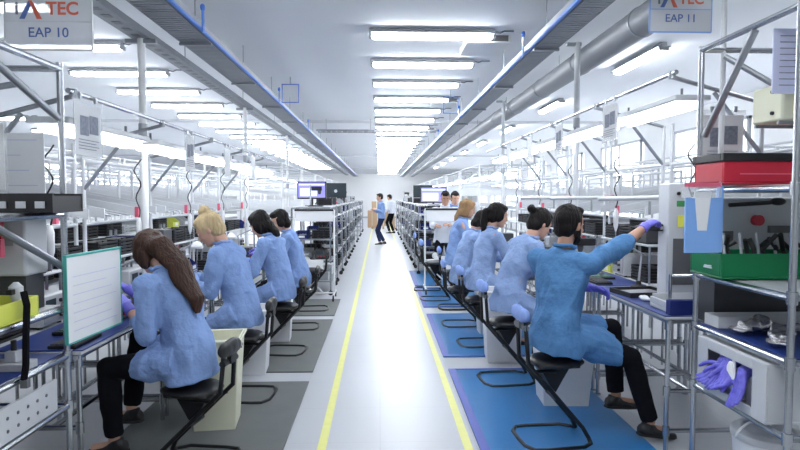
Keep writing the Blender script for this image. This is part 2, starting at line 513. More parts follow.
for i, (x, y) in enumerate(((1.18, 6.6), (1.18, 10.6), (1.18, 15.0))):
    t = thing('air_diffuser', ['nearest', 'middle', 'farthest'][i] + ' square ceiling air diffuser beside the right cable tray', 'air diffuser', (x, y, Z_C), 0, 'ceiling air diffusers')
    MB().box((-0.24, -0.3, -0.09), (0.24, 0.3, -0.0)).build('casing', 'white_metal', t, 0.01)
    MB().box((-0.21, -0.302, -0.075), (0.21, -0.301, -0.01)).build('opening', 'grille', t)
t = thing('ladder_tray', 'horizontal ladder tray crossing above the aisle between the blue pipes', 'cable tray', (0, 13.0, 3.08))
b = MB(); b.tube((-1.4, 0, 0), (1.29, 0, 0), 0.02); b.tube((-1.4, 0.35, 0), (1.29, 0.35, 0), 0.02)
b.split('side_rail', 'steel', t)
b = MB()
for k in range(21): b.box((-1.35 + k * 0.12, 0.0, -0.012), (-1.32 + k * 0.12, 0.35, 0.012))
b.split('rung', 'steel', t)
b = MB()
for x in (-1.2, -0.2, 1.0): b.tube((x, 0.17, 0), (x, 0.17, Z_C - 3.08), 0.006, 6)
b.split('hanger', 'steel', t)
for i, (x, y) in enumerate(((-1.42, 8.6), (1.05, 9.6), (0.3, 30.0))):
    t = thing('blue_bracket', ['square blue bracket on the left cable tray', 'square blue bracket hung inside the right cable tray', 'small blue bracket far along the ceiling'][i], 'bracket', (x, y, 2.98))
    fr = MB().path([(0, 0, 0), (0.24, 0, 0), (0.24, 0, 0.26), (0, 0, 0.26)], 0.011, 6, True).build('loop', 'blue_pipe', t)
    MB().tube((0.12, 0, 0.26), (0.12, 0, Z_C - 2.98), 0.008, 6).build('hanger', 'steel', t)
# tall structural poles
for i, (x, y, z, m_) in enumerate(((-1.895, 4.75, 2.86, 'white_metal'), (-1.895, 8.32, 2.86, 'white_metal'), (-1.895, 12.0, 2.86, 'white_metal'),
                                   (2.05, 6.02, 3.2, 'pale_metal'), (2.05, 9.62, 3.2, 'pale_metal'))):
    lab = ['nearest tall white pole rising from the left benches to the slotted channel', 'second tall white pole rising from the left benches', 'third tall white pole rising from the left benches',
           'tall pale pole behind the woman with the bun on the right', 'far tall pale pole rising from the right benches'][i]
    zb = {0: .8213, 1: .8213, 3: .8813}.get(i, 0); z -= zb
    t = thing('support_pole', lab, 'pole', (x, y, zb), 0)
    MB().tube((0, 0, 0), (0, 0, z - 0.002), 0.030, 14).build('shaft', m_, t)
    MB().box((-0.04, -0.04, 0), (0.04, 0.04, 0.01)).build('foot_plate', 'steel', t)
    MB().box((-0.12, -0.02, z - 0.04), (0.12 if x < 0 else 0.035, 0.02, z - 0.008)).build('head_bracket', 'steel', t)
    MB().tube((0, 0, z * .62), (0, 0, z * .62 + .10), 0.036, 14).build('collar', 'steel', t)
# ------------------------------------------------------------------ people
def remeshed(mb, name, m, parent, voxel, smooth=2, wrinkle=0.0, wscale=9.0, wstretch=(1, 1, 1), seed=0.0):
    me = mb.mesh(name)
    bm = bmesh.new(); bm.from_mesh(me); bmesh.ops.recalc_face_normals(bm, faces=bm.faces); bm.to_mesh(me); bm.free()
    tmp = bpy.data.objects.new(name, me); col.objects.link(tmp)
    md = tmp.modifiers.new('r', 'REMESH'); md.mode = 'VOXEL'; md.voxel_size = voxel; md.use_smooth_shade = True
    if smooth:
        ms = tmp.modifiers.new('s', 'SMOOTH'); ms.iterations = smooth; ms.factor = 0.5
    dg = bpy.context.evaluated_depsgraph_get()
    out = bpy.data.meshes.new_from_object(tmp.evaluated_get(dg))
    bpy.data.objects.remove(tmp, do_unlink=True); bpy.data.meshes.remove(me)
    out.name = name
    if wrinkle:
        off = V((seed * 3.1, seed * 1.7, seed * 5.3)); ws = V(wstretch)
        cos = []
        for v in out.vertices:
            p = V((v.co.x * ws.x, v.co.y * ws.y, v.co.z * ws.z)) * wscale + off
            a = noise.noise(p); b = 1 - 2 * abs(noise.noise(p * 0.7 + V((9, 2, 4))))
            cos.append(v.co + v.normal * wrinkle * (0.5 * a + 0.85 * (b - 0.5) + 0.45 * noise.noise(p * 2.3) * (0.5 + a)))
        for v, c in zip(out.vertices, cos): v.co = c
        out.update()
    out.materials.clear(); out.materials.append(M[m])
    out.polygons.foreach_set('use_smooth', [True] * len(out.polygons))
    o = bpy.data.objects.new(name, out); col.objects.link(o)
    o.parent = parent
    return o


# ------------------------------------------------------------------ chairs (facing +x, origin on the floor under the seat)
def make_chair(label, seat, pad, loc, rz):
    t = thing('sit_stand_chair', label, 'chair', loc, rz, 'folding sit-stand chairs')
    k = (seat + 0.30)
    fr = MB()
    seat -= .03; k = seat + (.33 if pad else .27)
    top = V((-0.27, 0, k)); bot = V((0.20, 0, 0.016))
    for sd in (1, -1):
        pts = [(-0.235, sd * .05, k), (-0.235, sd * .075, k - .03), (-0.215, sd * .085, seat + .0), (0.16, sd * .085, 0.10), (0.195, sd * .10, 0.035), (0.19, sd * .14, 0.016), (0.12, sd * .19, 0.016), (-0.12, sd * .2, 0.016), (-0.20, sd * .19, 0.016), (-0.24, sd * .12, 0.016), (-0.245, 0, 0.016)]
        fr.path(pts, 0.0145, 8)
    fr.tube((-0.235, -.05, k), (-0.235, .05, k), .0145, 8)
    fr.tube((-.02, -.085, seat * .55), (-.02, .085, seat * .55), .011, 8); fr.tube((-.18, -.085, seat - .05), (-.02, -.07, seat - .06), .011, 8); fr.tube((-.18, .085, seat - .05), (-.02, .07, seat - .06), .011, 8)
    fr.build('frame', 'black_metal', t)
    br = MB()
    zz = seat - 0.03
    br.add([(-0.13, -.07, zz), (0.08, -.07, zz), (0.02, -.07, zz - .10), (-0.02, -.07, zz - .17), (-.06, -.07, zz - .12),
            (-0.13, .07, zz), (0.08, .07, zz), (0.02, .07, zz - .10), (-0.02, .07, zz - .17), (-.06, .07, zz - .12)],
           [(0, 1, 2, 3, 4), (9, 8, 7, 6, 5)] + [(i, i + 5, (i + 1) % 5 + 5, (i + 1) % 5) for i in range(5)])
    br.build('bracket', 'black_metal', t, .004)
    s = MB(); s.ell((0.0, 0, seat - .005), (.19, .17, .038)); s.ell((0.06, 0, seat - .015), (.14, .12, .035)); s.box((-.15, -.12, seat - .035), (.12, .12, seat - .02))
    so = remeshed(s, 'seat', 'black', t, .012, 2)
    p = MB(); p.ell((-0.245, 0, k - .02), (.026, .12, .055)); p.ell((-0.24, .08, k - .02), (.028, .055, .046)); p.ell((-0.24, -.08, k - .02), (.028, .055, .046))
    remeshed(p, 'backrest_pad', 'blue_pad' if pad else 'black', t, .010, 2, .006, 14)
    j = MB(); j.tube((-.232, -.09, k - .10), (-.232, .09, k - .10), .02, 12); j.box((-.262, -.035, k - .11), (-.236, .035, k - .02))
    j.build('pivot_joint', 'dark_steel' if pad else 'black', t)
    return t


ch = [
    ('black chair under the person with long brown hair', .495, 0, (-1.12, 3.46, 0), 170),
    ('black chair under the blonde person with the bun',   .53, 0, (-1.10, 4.63, 0), 176),
    ('black chair under the dark-haired person just past the blonde one', .515, 0, (-1.02, 5.96, 0), 174),
    ('black chair under the farthest seated person of the left row', .495, 0, (-1.0, 7.06, 0), 182),
    ('black chair with pale blue back pad under the bearded person', .565, 1, (1.15, 3.73, 0), 6),
    ('black chair with pale blue back pad under the hunched person with the dark bun', .555, 1, (1.12, 4.96, 0), 6),
    ('black chair with pale blue back pad under the person with the ponytail', .53, 1, (1.10, 6.21, 0), 5),
    ('black chair with pale blue pad beyond the one of the ponytail person', .495, 1, (1.03, 7.16, 0), 2),
    ('black chair under the farthest seated person of the right row', .56, 1, (1.09, 8.26, 0), -2),
    ('empty black chair with pale blue pad beside the right rolling board', .62, 1, (0.88, 8.95, 0), 4),
    ('second empty black chair with pale blue pad, nearer the racks on the right', .66, 1, (0.84, 9.9, 0), -4),
    ('empty black chair behind the left rolling board', .6, 0, (-1.55, 8.5, 0), 176),
    ('empty black chair between the left racks and the board', .6, 0, (-0.98, 8.2, 0), 184),
]
for lab, seat, pad, loc, rz in ch: make_chair(lab, seat, pad, loc, R(rz))


# ------------------------------------------------------------------ waste bins
def make_bin(label, m, w, d, h, loc, rz=0, taper=.8, group='tall bins beside the chairs'):
    t = thing('waste_bin', label, 'bin', loc, rz, group)
    b = MB(); a, c = w / 2, d / 2; th = .012; z0 = 0.001
    def ring(s, z, inset=0):
        return [(-a * s + inset, -c * s + inset, z), (a * s - inset, -c * s + inset, z), (a * s - inset, c * s - inset, z), (-a * s + inset, c * s - inset, z)]
    vs = ring(taper, z0) + ring(1, h) + ring(1, h, th) + ring(taper, z0 + .02, th)
    fs = [(3, 2, 1, 0)]
    for r_ in (0, 4, 8):
        for i in range(4): fs.append((r_ + i, r_ + (i + 1) % 4, r_ + 4 + (i + 1) % 4, r_ + 4 + i))
    fs.append((12, 13, 14, 15))
    b.add(vs, fs); b.build('bin_body', m, t, .012)
    r_ = MB(); a2, c2 = a + .009, c + .009
    r_.path([(-a2, -c2, h - .012), (a2, -c2, h - .012), (a2, c2, h - .012), (-a2, c2, h - .012)], .010, 8, True)
    r_.build('rim', m, t)
    q = MB(); q.tube((a * .96, -.03, h - .08), (a * .96 + .014, -.03, h - .08), .011, 10); q.tube((a * .96, .03, h - .08), (a * .96 + .014, .03, h - .08), .011, 10)
    q.build('rivet', 'grey_plastic', t)
    return t


make_bin('cream tapered waste bin behind the nearest left chair', 'cream_plastic', .34, .34, .64, (-1.14, 4.05, 0), R(6))
make_bin('white tapered bin behind the blonde person', 'white_plastic', .33, .33, .60, (-1.17, 5.30, 0), R(4))
make_bin('white tapered bin farthest along the left row', 'white_plastic', .30, .30, .56, (-1.12, 6.45, 0), R(4))
make_bin('white bin behind the legs of the bearded person', 'white_plastic', .42, .34, .56, (1.42, 4.42, 0), R(-3))
make_bin('tall white bin nearest the aisle on the right', 'white_plastic', .38, .36, .70, (1.20, 5.62, 0), R(-4))
make_bin('cream white bin under the ponytail person, farthest on the right', 'white_plastic', .3, .3, .52, (1.28, 6.72, 0), 0)

# ------------------------------------------------------------------ workstations.  x outward from bench front edge, mirrored by s
EDGE = {-1: -1.55, 1: 1.76}
TZ = {-1: 0.81, 1: 0.87}
RAILZ = {-1: 2.13, 1: 2.34}


def make_station(s, L=1.18):
    t = thing('workbench', '', 'workbench', (EDGE[s], 0, 0), 0, 'tubular workbenches of the %s row' % ('left' if s < 0 else 'right'))
    z = TZ[s]; rz = RAILZ[s]; r = .0145
    X = lambda x: s * x
    for x, y in ((0, .03), (0, L - .03), (.72, .03), (.72, L - .03)):
        p = MB().tube((X(x), y, 0.0), (X(x), y, z - .03), r, 10)
        for zz in (.16, .41, z - .05): p.tube((X(x), y, zz - .03), (X(x), y, zz + .03), .021, 10)
        p.tube((X(x), y, 0), (X(x), y, .012), .026, 10)
        p.build('leg', 'chrome', t)
    q = MB(); q.tube((X(.14), .03, .41), (X(.14), L - .03, .41), r, 10); q.tube((X(.30), .03, .41), (X(.30), L - .03, .41), r, 10)
    q.split('footrest_rail', 'chrome', t)
    q = MB()
    for y in (.03, L - .03):
        q.tube((X(0), y, .41), (X(.72), y, .41), r, 10); q.tube((X(0), y, .16), (X(.72), y, .16), r, 10)
    for k in range(1, 6): q.tube((X(.66), L * k / 6, .16), (X(.66), L * k / 6, z - .03), .010, 8)
    q.split('crossbar', 'chrome', t)
    q = MB(); q.tube((X(0), 0.005, z - .03), (X(0), L - .005, z - .03), r, 10); q.tube((X(.72), 0.005, z - .03), (X(.72), L - .005, z - .03), r, 10)
    for y in (.03, L / 2, L - .03): q.tube((X(0), y, z - .03), (X(.72), y, z - .03), r, 10)
    q.build('table_rail', 'chrome', t)
    x0, x1 = sorted((X(-.03), X(.76)))
    MB().box((x0, 0.004, z - .015), (x1, L - .004, z + .003)).build('tabletop', 'pale_metal', t, .004)
    x0, x1 = sorted((X(-.036), X(.42)))
    MB().box((x0, 0.006, z + .0035), (x1, L - .006, z + .010)).build('bench_mat', 'esd', t, .003)
    # riser shelf and rear frame
    x0, x1 = sorted((X(.46), X(.77)))
    MB().box((x0, .07, z + .315), (x1, L - .07, z + .33)).build('riser_shelf', 'pale_metal', t, .003)
    q = MB()
    for y in (.075, L - .075):
        for x in (.475, .755): q.tube((X(x), y, z + .0035), (X(x), y, z + .3149), .010, 8)
    q.split('riser_support', 'steel', t)
    for y in (.05, L - .05):
        MB().tube((X(.56), y, z + .004), (X(.56), y, rz - .16), .0145, 10).build('rear_post', 'pale_metal', t)
    q = MB(); q.tube((X(.0), 0, rz), (X(.0), L, rz), .014, 10)
    q.build('top_rail', 'chrome', t)
    q = MB()
    q.tube((X(0), .05, rz - .02), (X(.56), .05, rz - .17), .013, 10); q.tube((X(.56), .05, rz - .48), (X(.26), .05, rz - .11), .013, 10)
    q.tube((X(.0), .05, rz - .03), (X(0), .05, rz + .015), .02, 10)
    q.split('brace', 'steel', t)
    q = MB()
    for zz in (1.405, 1.86): q.tube((X(.56), .05, zz), (X(.56), L - .05, zz), .013, 8)
    q.split('rear_rail', 'pale_metal', t)
    # inclined flow shelf
    def fl(y, x0, z0, x1, z1, h=.05, w=.014):
        vs = [(X(x0), y, z0), (X(x1), y, z1), (X(x1), y, z1 + h), (X(x0), y, z0 + h)]
        vs = vs + [(a, b + w, c) for a, b, c in vs]
        return vs, [(0, 1, 2, 3), (7, 6, 5, 4), (0, 4, 5, 1), (1, 5, 6, 2), (2, 6, 7, 3), (3, 7, 4, 0)]
    q = MB()
    for y in (.09, L / 2 + .03, L - .12): q.add(*fl(y, .44, 1.445, 1.65, 1.68, .07))
    q.split('flow_rail', 'pale_metal', t)
    q = MB()
    for y in (.24, .38, .52, .72, .86, .98):
        q.add(*fl(y, .46, 1.45, 1.63, 1.677, .012, .05))
    q.split('roller_track', 'grey_metal', t)
    q = MB()
    for y in (L / 2 + .024,):
        a, b_ = sorted((X(.41), X(.4395)))
        q.box((a, y, 1.435), (b_, y + .028, 1.52))
    q.split('end_cap', 'pink', t)
    for y in (.1, L - .1):
        MB().tube((X(1.55), y, 0), (X(1.55), y, 2.02), .0145, 10).build('outer_post', 'pale_metal', t)
    q = MB()
    for x in (.75, 1.15, 1.5):
        for y in (.12, L - .14):
            q.tube((X(x), y, 1.50 + (x - .3) * .19), (X(x), y, 1.74 + (x - .3) * .19), .011, 8)
        q.tube((X(x), .12, 1.73 + (x - .3) * .19), (X(x), L - .14, 1.73 + (x - .3) * .19), .012, 8)
    q.tube((X(.56), .05, 1.86), (X(1.55), .1, 1.99), .012, 8)
    q.build('guide_frame', 'pale_metal', t)
    # bench lamp
    a, b_ = sorted((X(.03), X(.25)))
    MB().box((a, .06, rz - .155), (b_, L - .06, rz - .12)).build('lamp_hood', 'light_plastic', t, .008)
    q = MB()
    for x in (.09, .19): q.tube((X(x), .10, rz - .178), (X(x), L - .10, rz - .178), .019, 10)
    q.split('lamp_tube', 'task_light', t)
    MB().tube((X(.14), .2, rz - .119), (X(.14), .2, rz - .06), .008, 8).tube((X(.14), L - .2, rz - .119), (X(.14), L - .2, rz - .06), .008, 8).split('lamp_bracket', 'dark_steel', t)
    return t


def hung_sheet(label, loc, rz, w=.22, h=.30, pic=True, group='plastic sleeves hung from the rails'):
    t = thing('hanging_document', label, 'document', loc, rz, group)
    MB().box((-w / 2, -.002, -h), (w / 2, .002, 0)).build('sleeve', 'sleeve', t)
    MB().box((-w / 2 + .012, -.001, -h + .015), (w / 2 - .012, .0012, -.03)).build('sheet', 'paper', t)
    if pic:
        q = MB(); q.box((-w * .30, -.0045, -h * .62), (-.006, -.0025, -h * .30)); q.box((.006, -.0045, -h * .58), (w * .32, -.0025, -h * .27))
        q.build('picture', 'print_grey', t)
        q = MB()
        for k in range(4): q.box((-w * .36, -.0045, -h * (.70 + .05 * k)), (w * (.34 - .1 * (k % 2)), -.0025, -h * (.70 + .05 * k) + .004))
        q.build('printed_line', 'print_grey', t)
    q = MB(); q.box((-w * .3, -.006, -.012), (-w * .3 + .02, .006, .02)); q.box((w * .3 - .02, -.006, -.012), (w * .3, .006, .02))
    q.split('clip', 'steel', t)
    return t


STY = {-1: [2.97 + 1.2 * i for i in range(5)], 1: [3.42 + 1.22 * i for i in range(5)]}
PLACE_OLD = {-1: ['in front of the person with long brown hair', 'in front of the blonde person', 'in front of the dark-haired person past the blonde one', 'in front of the farthest seated person on the left', 'at the far end of the left row'],
         1: ['in front of the bearded person', 'in front of the hunched person with the bun', 'in front of the person with the ponytail', 'in front of the person beyond the ponytail', 'at the far end of the right row']}
PLACE = {-1: [w + ' left bench' for w in ('first', 'second', 'third', 'fourth', 'last')], 1: [w + ' right bench' for w in ('first', 'second', 'third', 'fourth', 'last')]}
for s in (-1, 1):
    proto = make_station(s)
    for i, y in enumerate(STY[s]):
        lab = ['first', 'second', 'third', 'fourth', 'last'][i] + ' tubular workbench with flow shelf and lamp in the %s row' % ('left' if s < 0 else 'right')
        if i == 0: proto.location.y = y; proto['label'] = lab
        else: copy_tree(proto, lab, (EDGE[s], y, 0))
for s, ys in ((-1, (3.12, 4.75, 5.9, 7.1)), (1, (4.35, 5.6, 6.7, 7.8))):
    for i, y in enumerate(ys):
        hung_sheet('%s plastic sleeve with printed sheet hung from the %s bench rail' % (ORD[i], 'left' if s < 0 else 'right'), (EDGE[s] - s * .024, y, RAILZ[s] - .02), R(-90 * s), .30 if i == 0 else .24, .31, i < 2)


# ------------------------------------------------------------------ bench equipment kit (centre base origin)
def kit_trays(n=5, w=.30, d=.24, m='black'):
    t = thing('tray_stack', '', 'tray stack')
    for k in range(n):
        q = MB(); z = k * .026
        q.box((-w / 2, -d / 2, z), (w / 2, d / 2, z + .006))
        for sx in (-1, 1): q.box((sx * w / 2 - .006, -d / 2, z + .0061), (sx * w / 2 + .006, d / 2, z + .024))
        for sy in (-1, 1): q.box((-w / 2 + .0061, sy * d / 2 - .006, z + .0061), (w / 2 - .0061, sy * d / 2 + .006, z + .018))
        for a in range(3): q.box((-w / 2 + .04 + a * w * .3, -.05, z + .0061), (-w / 2 + .10 + a * w * .3, .05, z + .02))
        q.build('tray', m, t)
    return t


def kit_instrument():
    t = thing('test_instrument', '', 'instrument')
    MB().box((-.13, -.16, .012), (.13, .16, .20)).build('housing', 'light_plastic', t, .01)
    MB().box((-.115, -.168, .03), (.115, -.1605, .19)).build('front_panel', 'grey_plastic', t, .003)
    MB().box((-.10, -.173, .10), (.0, -.1685, .17)).build('display', 'screen_off', t)
    for k in range(3): MB().tube((.05, -.168, .06 + .045 * k), (.05, -.186, .06 + .045 * k), .012, 10).build('knob', 'black', t)
    q = MB()
    for sx in (-.1, .1):
        for sy in (-.13, .13): q.tube((sx, sy, 0), (sx, sy, .0125), .014, 8)
    q.split('foot', 'rubber', t)
    return t


def kit_screwdriver():
    t = thing('hanging_screwdriver', '', 'power screwdriver')
    MB().lathe([(.006, 0), (.012, .02), (.02, .05), (.021, .16), (.016, .18), (.008, .20)], n=12).build('grip', 'white_plastic', t)
    MB().lathe([(.003, -.06), (.004, -.002), (.006, -.0005)], n=8).build('bit', 'steel', t)
    MB().path([(0.03 * math.sin(k * .9) * (.3 + k / 20), .02 * math.cos(k * .9) * (.3 + k / 20), .20 + k * .03) for k in range(16)], .005, 6).build('cable', 'black', t)
    return t


def kit_bin(m):
    t = thing('parts_bin', '', 'parts bin')
    q = MB(); w, d, h = .105, .16, .12
    prof = [(-d, 0), (d, 0), (d, h), (d - .03, h), (-d * .55, h), (-d, h * .45)]
    q.box((-w, -d, 0), (w, d, .006)); q.box((-w, d - .008, .0061), (w, d, h)); q.box((-w, -d, .0061), (w, -d + .008, h * .5))
    for sx in (-1, 1):
        x0, x1 = sorted((sx * w, sx * (w - .007)))
        vs = [(x, y, z) for x in (x0, x1) for y, z in ((-d, .006), (d, .006), (d, h), (-d * .5, h), (-d, h * .5))]
        q.add(vs, [(0, 1, 2, 3, 4), (9, 8, 7, 6, 5)] + [(i, i + 5, (i + 1) % 5 + 5, (i + 1) % 5) for i in range(5)])
    q.build('bin_body', m, t)
    MB().box((-.05, -d - .003, .015), (.05, -d - .0005, .05)).build('label_card', 'paper', t)
    c = MB(); r_ = random.Random(3)
    for k in range(14): c.box((r_.uniform(-.08, .05), r_.uniform(-.12, .10), .0065), (0, 0, 0)) if False else c.ell((r_.uniform(-.075, .075), r_.uniform(-.12, .12), .03 + r_.uniform(0, .03)), (.02, .02, .014), nu=6, nv=5)
    c.build('contents', 'steel', t)
    return t


def kit_device():
    """circuit assembly in a dark carrier"""
    t = thing('circuit_carrier', '', 'circuit carrier')
    MB().box((-.15, -.11, 0), (.15, .11, .02)).build('carrier', 'black', t, .005)
    MB().box((-.12, -.085, .0205), (.12, .085, .026)).build('circuit_board', 'pcb', t)
    q = MB(); r_ = random.Random(5)
    for k in range(10):
        x, y = r_.uniform(-.10, .08), r_.uniform(-.07, .05); q.box((x, y, .0262), (x + .025, y + .02, .034 + r_.random() * .02))
    q.build('component', 'steel', t)
    return t


def kit_arm():
    t = thing('articulated_lamp', '', 'bench arm lamp')
    MB().lathe([(.06, 0), (.06, .02), (.02, .03), (.018, .06)], n=16).build('base', 'black', t)
    MB().path([(0, 0, .05), (.02, 0, .26), (.03, 0, .27), (-.16, -.05, .36)], .010, 8).build('arm', 'grey_plastic', t)
    MB().lathe([(.05, -.02), (.055, 0), (.03, .035), (.01, .045)], (-.18, -.055, .335), 16).build('lamp_head', 'white_plastic', t)
    return t


def kit_spool():
    t = thing('solder_spool', '', 'spool')
    q = MB().lathe([(.05, 0), (.05, .006), (.022, .007), (.022, .06), (.05, .061), (.05, .067)], n=18)
    q.build('reel', 'white_plastic', t)
    MB().lathe([(.036, .0075), (.036, .0595)], n=18).build('wire', 'steel', t)
    return t


def kit_supply():
    t = thing('power_supply', '', 'power supply')
    MB().box((-.11, -.13, .01), (.11, .13, .15)).build('housing', 'dark_grey', t, .008)
    MB().box((-.09, -.136, .08), (.03, -.1305, .13)).build('display', 'screen_off', t)
    q = MB()
    for k in range(3): q.tube((-.06 + k * .05, -.1305, .045), (-.06 + k * .05, -.15, .045), .011, 10)
    q.split('terminal', 'red', t)
    MB().path([(0, .131, .05), (.01, .16, .03), (.05, .165, .012), (.09, .15, .010)], .008, 8).build('cable', 'black', t)
    MB().box((-.10, -.12, 0), (.10, .12, .0095)).build('base', 'rubber', t)
    return t


def kit_keyboard():
    t = thing('keyboard', '', 'keyboard')
    MB().box((-.145, -.07, 0), (.145, .07, .018)).build('case', 'black', t, .004)
    q = MB()
    for a in range(14):
        for b in range(5): q.box((-.137 + a * .0196, -.062 + b * .025, .0182), (-.122 + a * .0196, -.042 + b * .025, .025))
    q.build('keys', 'dark_grey', t)
    return t


def kit_microscope():
    t = thing('bench_camera', '', 'inspection stand')
    MB().box((-.12, -.12, 0), (.12, .12, .02)).build('base', 'black', t, .005)
    MB().tube((0, .09, .0205), (0, .09, .36), .014, 12).build('column', 'chrome', t)
    MB().box((-.035, -.10, .26), (.035, .07, .33)).build('head', 'black', t, .01)
    MB().lathe([(.02, -.06), (.03, -.02), (.03, 0)], (0, -.06, .2595), 16).build('lens', 'dark_grey', t)
    return t


KIT = {'supply': kit_supply(), 'keyboard': kit_keyboard(), 'microscope': kit_microscope(), 'trays': kit_trays(), 'instrument': kit_instrument(), 'bin_lime': kit_bin('lime'), 'bin_blue': kit_bin('blue_box'), 'bin_grey': kit_bin('grey_plastic'), 'bin_pink': kit_bin('pink'),
       'device': kit_device(), 'arm': kit_arm(), 'spool': kit_spool(), 'driver': kit_screwdriver(), 'pale_trays': kit_trays(3, .34, .26, 'light_plastic')}
KDESC = {'supply': ('charcoal power supply', 'power supplies'), 'keyboard': ('black keyboard', 'keyboards'), 'microscope': ('black inspection stand', 'inspection stands'), 'trays': ('stack of flat black trays', 'black tray stacks'), 'instrument': ('light grey test instrument', 'test instruments'), 'bin_lime': ('lime yellow open parts bin', 'lime parts bins'),
         'bin_blue': ('navy blue open parts bin', 'blue parts bins'), 'bin_grey': ('grey open parts bin', 'grey parts bins'), 'bin_pink': ('pinkish red parts bin', 'red parts bins'), 'device': ('circuit board in a black carrier', 'circuit carriers'),
         'arm': ('articulated bench lamp', 'bench lamps'), 'spool': ('white spool of wire', 'wire spools'), 'driver': ('white power screwdriver hanging on a cable', 'hanging screwdrivers'), 'pale_trays': ('stack of light grey trays', 'light tray stacks')}
used = {}


def put(k, loc, rz, where):
    lab = KDESC[k][0] + ' ' + where
    if k not in used:
        o = KIT[k]; o.location = loc; o.rotation_euler = (0, 0, rz); o['label'] = lab; o['group'] = KDESC[k][1]; used[k] = 1
    else:
        o = copy_tree(KIT[k], lab, loc, rz, KDESC[k][1])
    return o


ORIENT = {-1: R(90), 1: R(-90)}
for s in (-1, 1):
    for i, y in enumerate(STY[s]):
        e = EDGE[s]; z = TZ[s] + .0108; zt = TZ[s] + .0035; w = 'on the ' + PLACE[s][i]
        fx = lambda x: e + s * x
        if not (s == 1 and i == 0):
            put('device', (fx(.185), y + .47, z), R(90), w)
            put(rnd.choice(['bin_grey', 'trays']), (fx(.60), y + .28, zt), ORIENT[s], w)
        put('instrument', (fx(.60), y + .62, zt), ORIENT[s], w)
        put(rnd.choice(['arm', 'spool']), (fx(.28), y + 1.06, z), PI if s < 0 else 0, w)
        put(['bin_pink', 'bin_lime', 'bin_blue', 'bin_grey', 'bin_lime'][i], (fx(.61), y + .93, zt), ORIENT[s], 'at the back of the ' + PLACE[s][i])
        if not (s == 1 and i == 0):
            put(['supply', 'microscope', 'trays', 'supply', 'microscope'][i] if s < 0 else ['supply', 'microscope', 'supply', 'trays', 'supply'][i], (fx(.20), y + .78, z), ORIENT[s], 'in the middle of the ' + PLACE[s][i])
            put('keyboard', (fx(.08), y + .165, z), R(90), w)
        for q_, (kk, yy) in enumerate(zip((['trays', 'supply', 'trays'], ['trays', 'trays', 'bin_blue'], ['supply', 'trays', 'trays'])[(i + (s > 0)) % 3], (.27, .60, .92))):
            put(kk, (fx(.615), y + yy, TZ[s] + .3302), ORIENT[s] + (PI if kk == 'supply' else 0), '%s on the riser shelf of the %s' % (['near end', 'middle', 'far end'][q_], PLACE[s][i]))
        put('driver', (fx(.30), y + .35, z + .42), 0, 'over the ' + PLACE[s][i])
KIT2 = None
def ik(a, b, l1, l2, pole):
    a, b = V(a), V(b); d = b - a; L = min(d.length, (l1 + l2) * 0.995)
    u = d.normalized(); x = (l1 * l1 - l2 * l2 + L * L) / (2 * L)
    h = math.sqrt(max(l1 * l1 - x * x, 0))
    p = V(pole); p = (p - u * p.dot(u)).normalized()
    return a + u * x + p * h, a + u * L


def hand(mb, w, d, side, curl=0.5, pn=(0, 0, -1), sc=1.0):
    """palm + five fingers: w wrist, d direction, side = sideways vector toward the thumb"""
    w, d = V(w), V(d).normalized(); s = V(side); s = (s - d * s.dot(d)).normalized()
    n_ = d.cross(s)
    if n_.dot(V(pn)) < 0: n_ = -n_
    mb.loft([(w - d * 0.02, s, 0.027, 0.022), (w + d * 0.02 * sc, s, 0.032, 0.02), (w + d * 0.055 * sc, s, 0.04, 0.017), (w + d * 0.09 * sc, s, 0.042, 0.014), (w + d * 0.1 * sc, s, 0.036, 0.010)], 12)
    for k, (o_, L) in enumerate(((0.031, 0.072), (0.0105, 0.08), (-0.0105, 0.073), (-0.031, 0.057))):
        p = w + d * 0.09 * sc + s * o_; ang = 0.15
        pts = [p - d * 0.02]
        for j, fr in enumerate((0.45, 0.3, 0.25)):
            ang += curl * (0.75 + 0.1 * k)
            dd = d * math.cos(ang) + n_ * math.sin(ang) + s * (o_ * 1.5)
            p = p + dd.normalized() * L * fr * sc
            pts.append(p)
        for a_, b_, r1, r2 in zip(pts, pts[1:], (0.0105, 0.0098, 0.009), (0.0098, 0.009, 0.0078)):
            mb.tube(a_, b_, r1, 8, r2); mb.ell(b_, (r2, r2, r2), nu=8, nv=6)
    p0 = w + d * 0.025 + s * 0.022; p1 = p0 + (d * 0.6 + s * 0.7 + n_ * 0.25).normalized() * 0.045
    p2 = p1 + (d * 0.85 + s * 0.3 + n_ * 0.45).normalized() * 0.034; p3 = p2 + (d * 0.9 + n_ * 0.4 - s * 0.05).normalized() * 0.026
    for a_, b_, r1, r2 in ((p0, p1, 0.015, 0.012), (p1, p2, 0.012, 0.0105), (p2, p3, 0.0105, 0.0085)):
        mb.tube(a_, b_, r1, 8, r2); mb.ell(b_, (r2, r2, r2), nu=8, nv=6)


HEAD = [(-0.118, .058, .018, .022), (-0.105, .052, .04, .036), (-.08, .04, .06, .05), (-.05, .022, .078, .062), (-.015, .008, .09, .070),
        (.025, .0, .098, .076), (.06, -.006, .096, .076), (.09, -.012, .078, .062), (.108, -.016, .052, .042), (.118, -.018, .02, .018)]


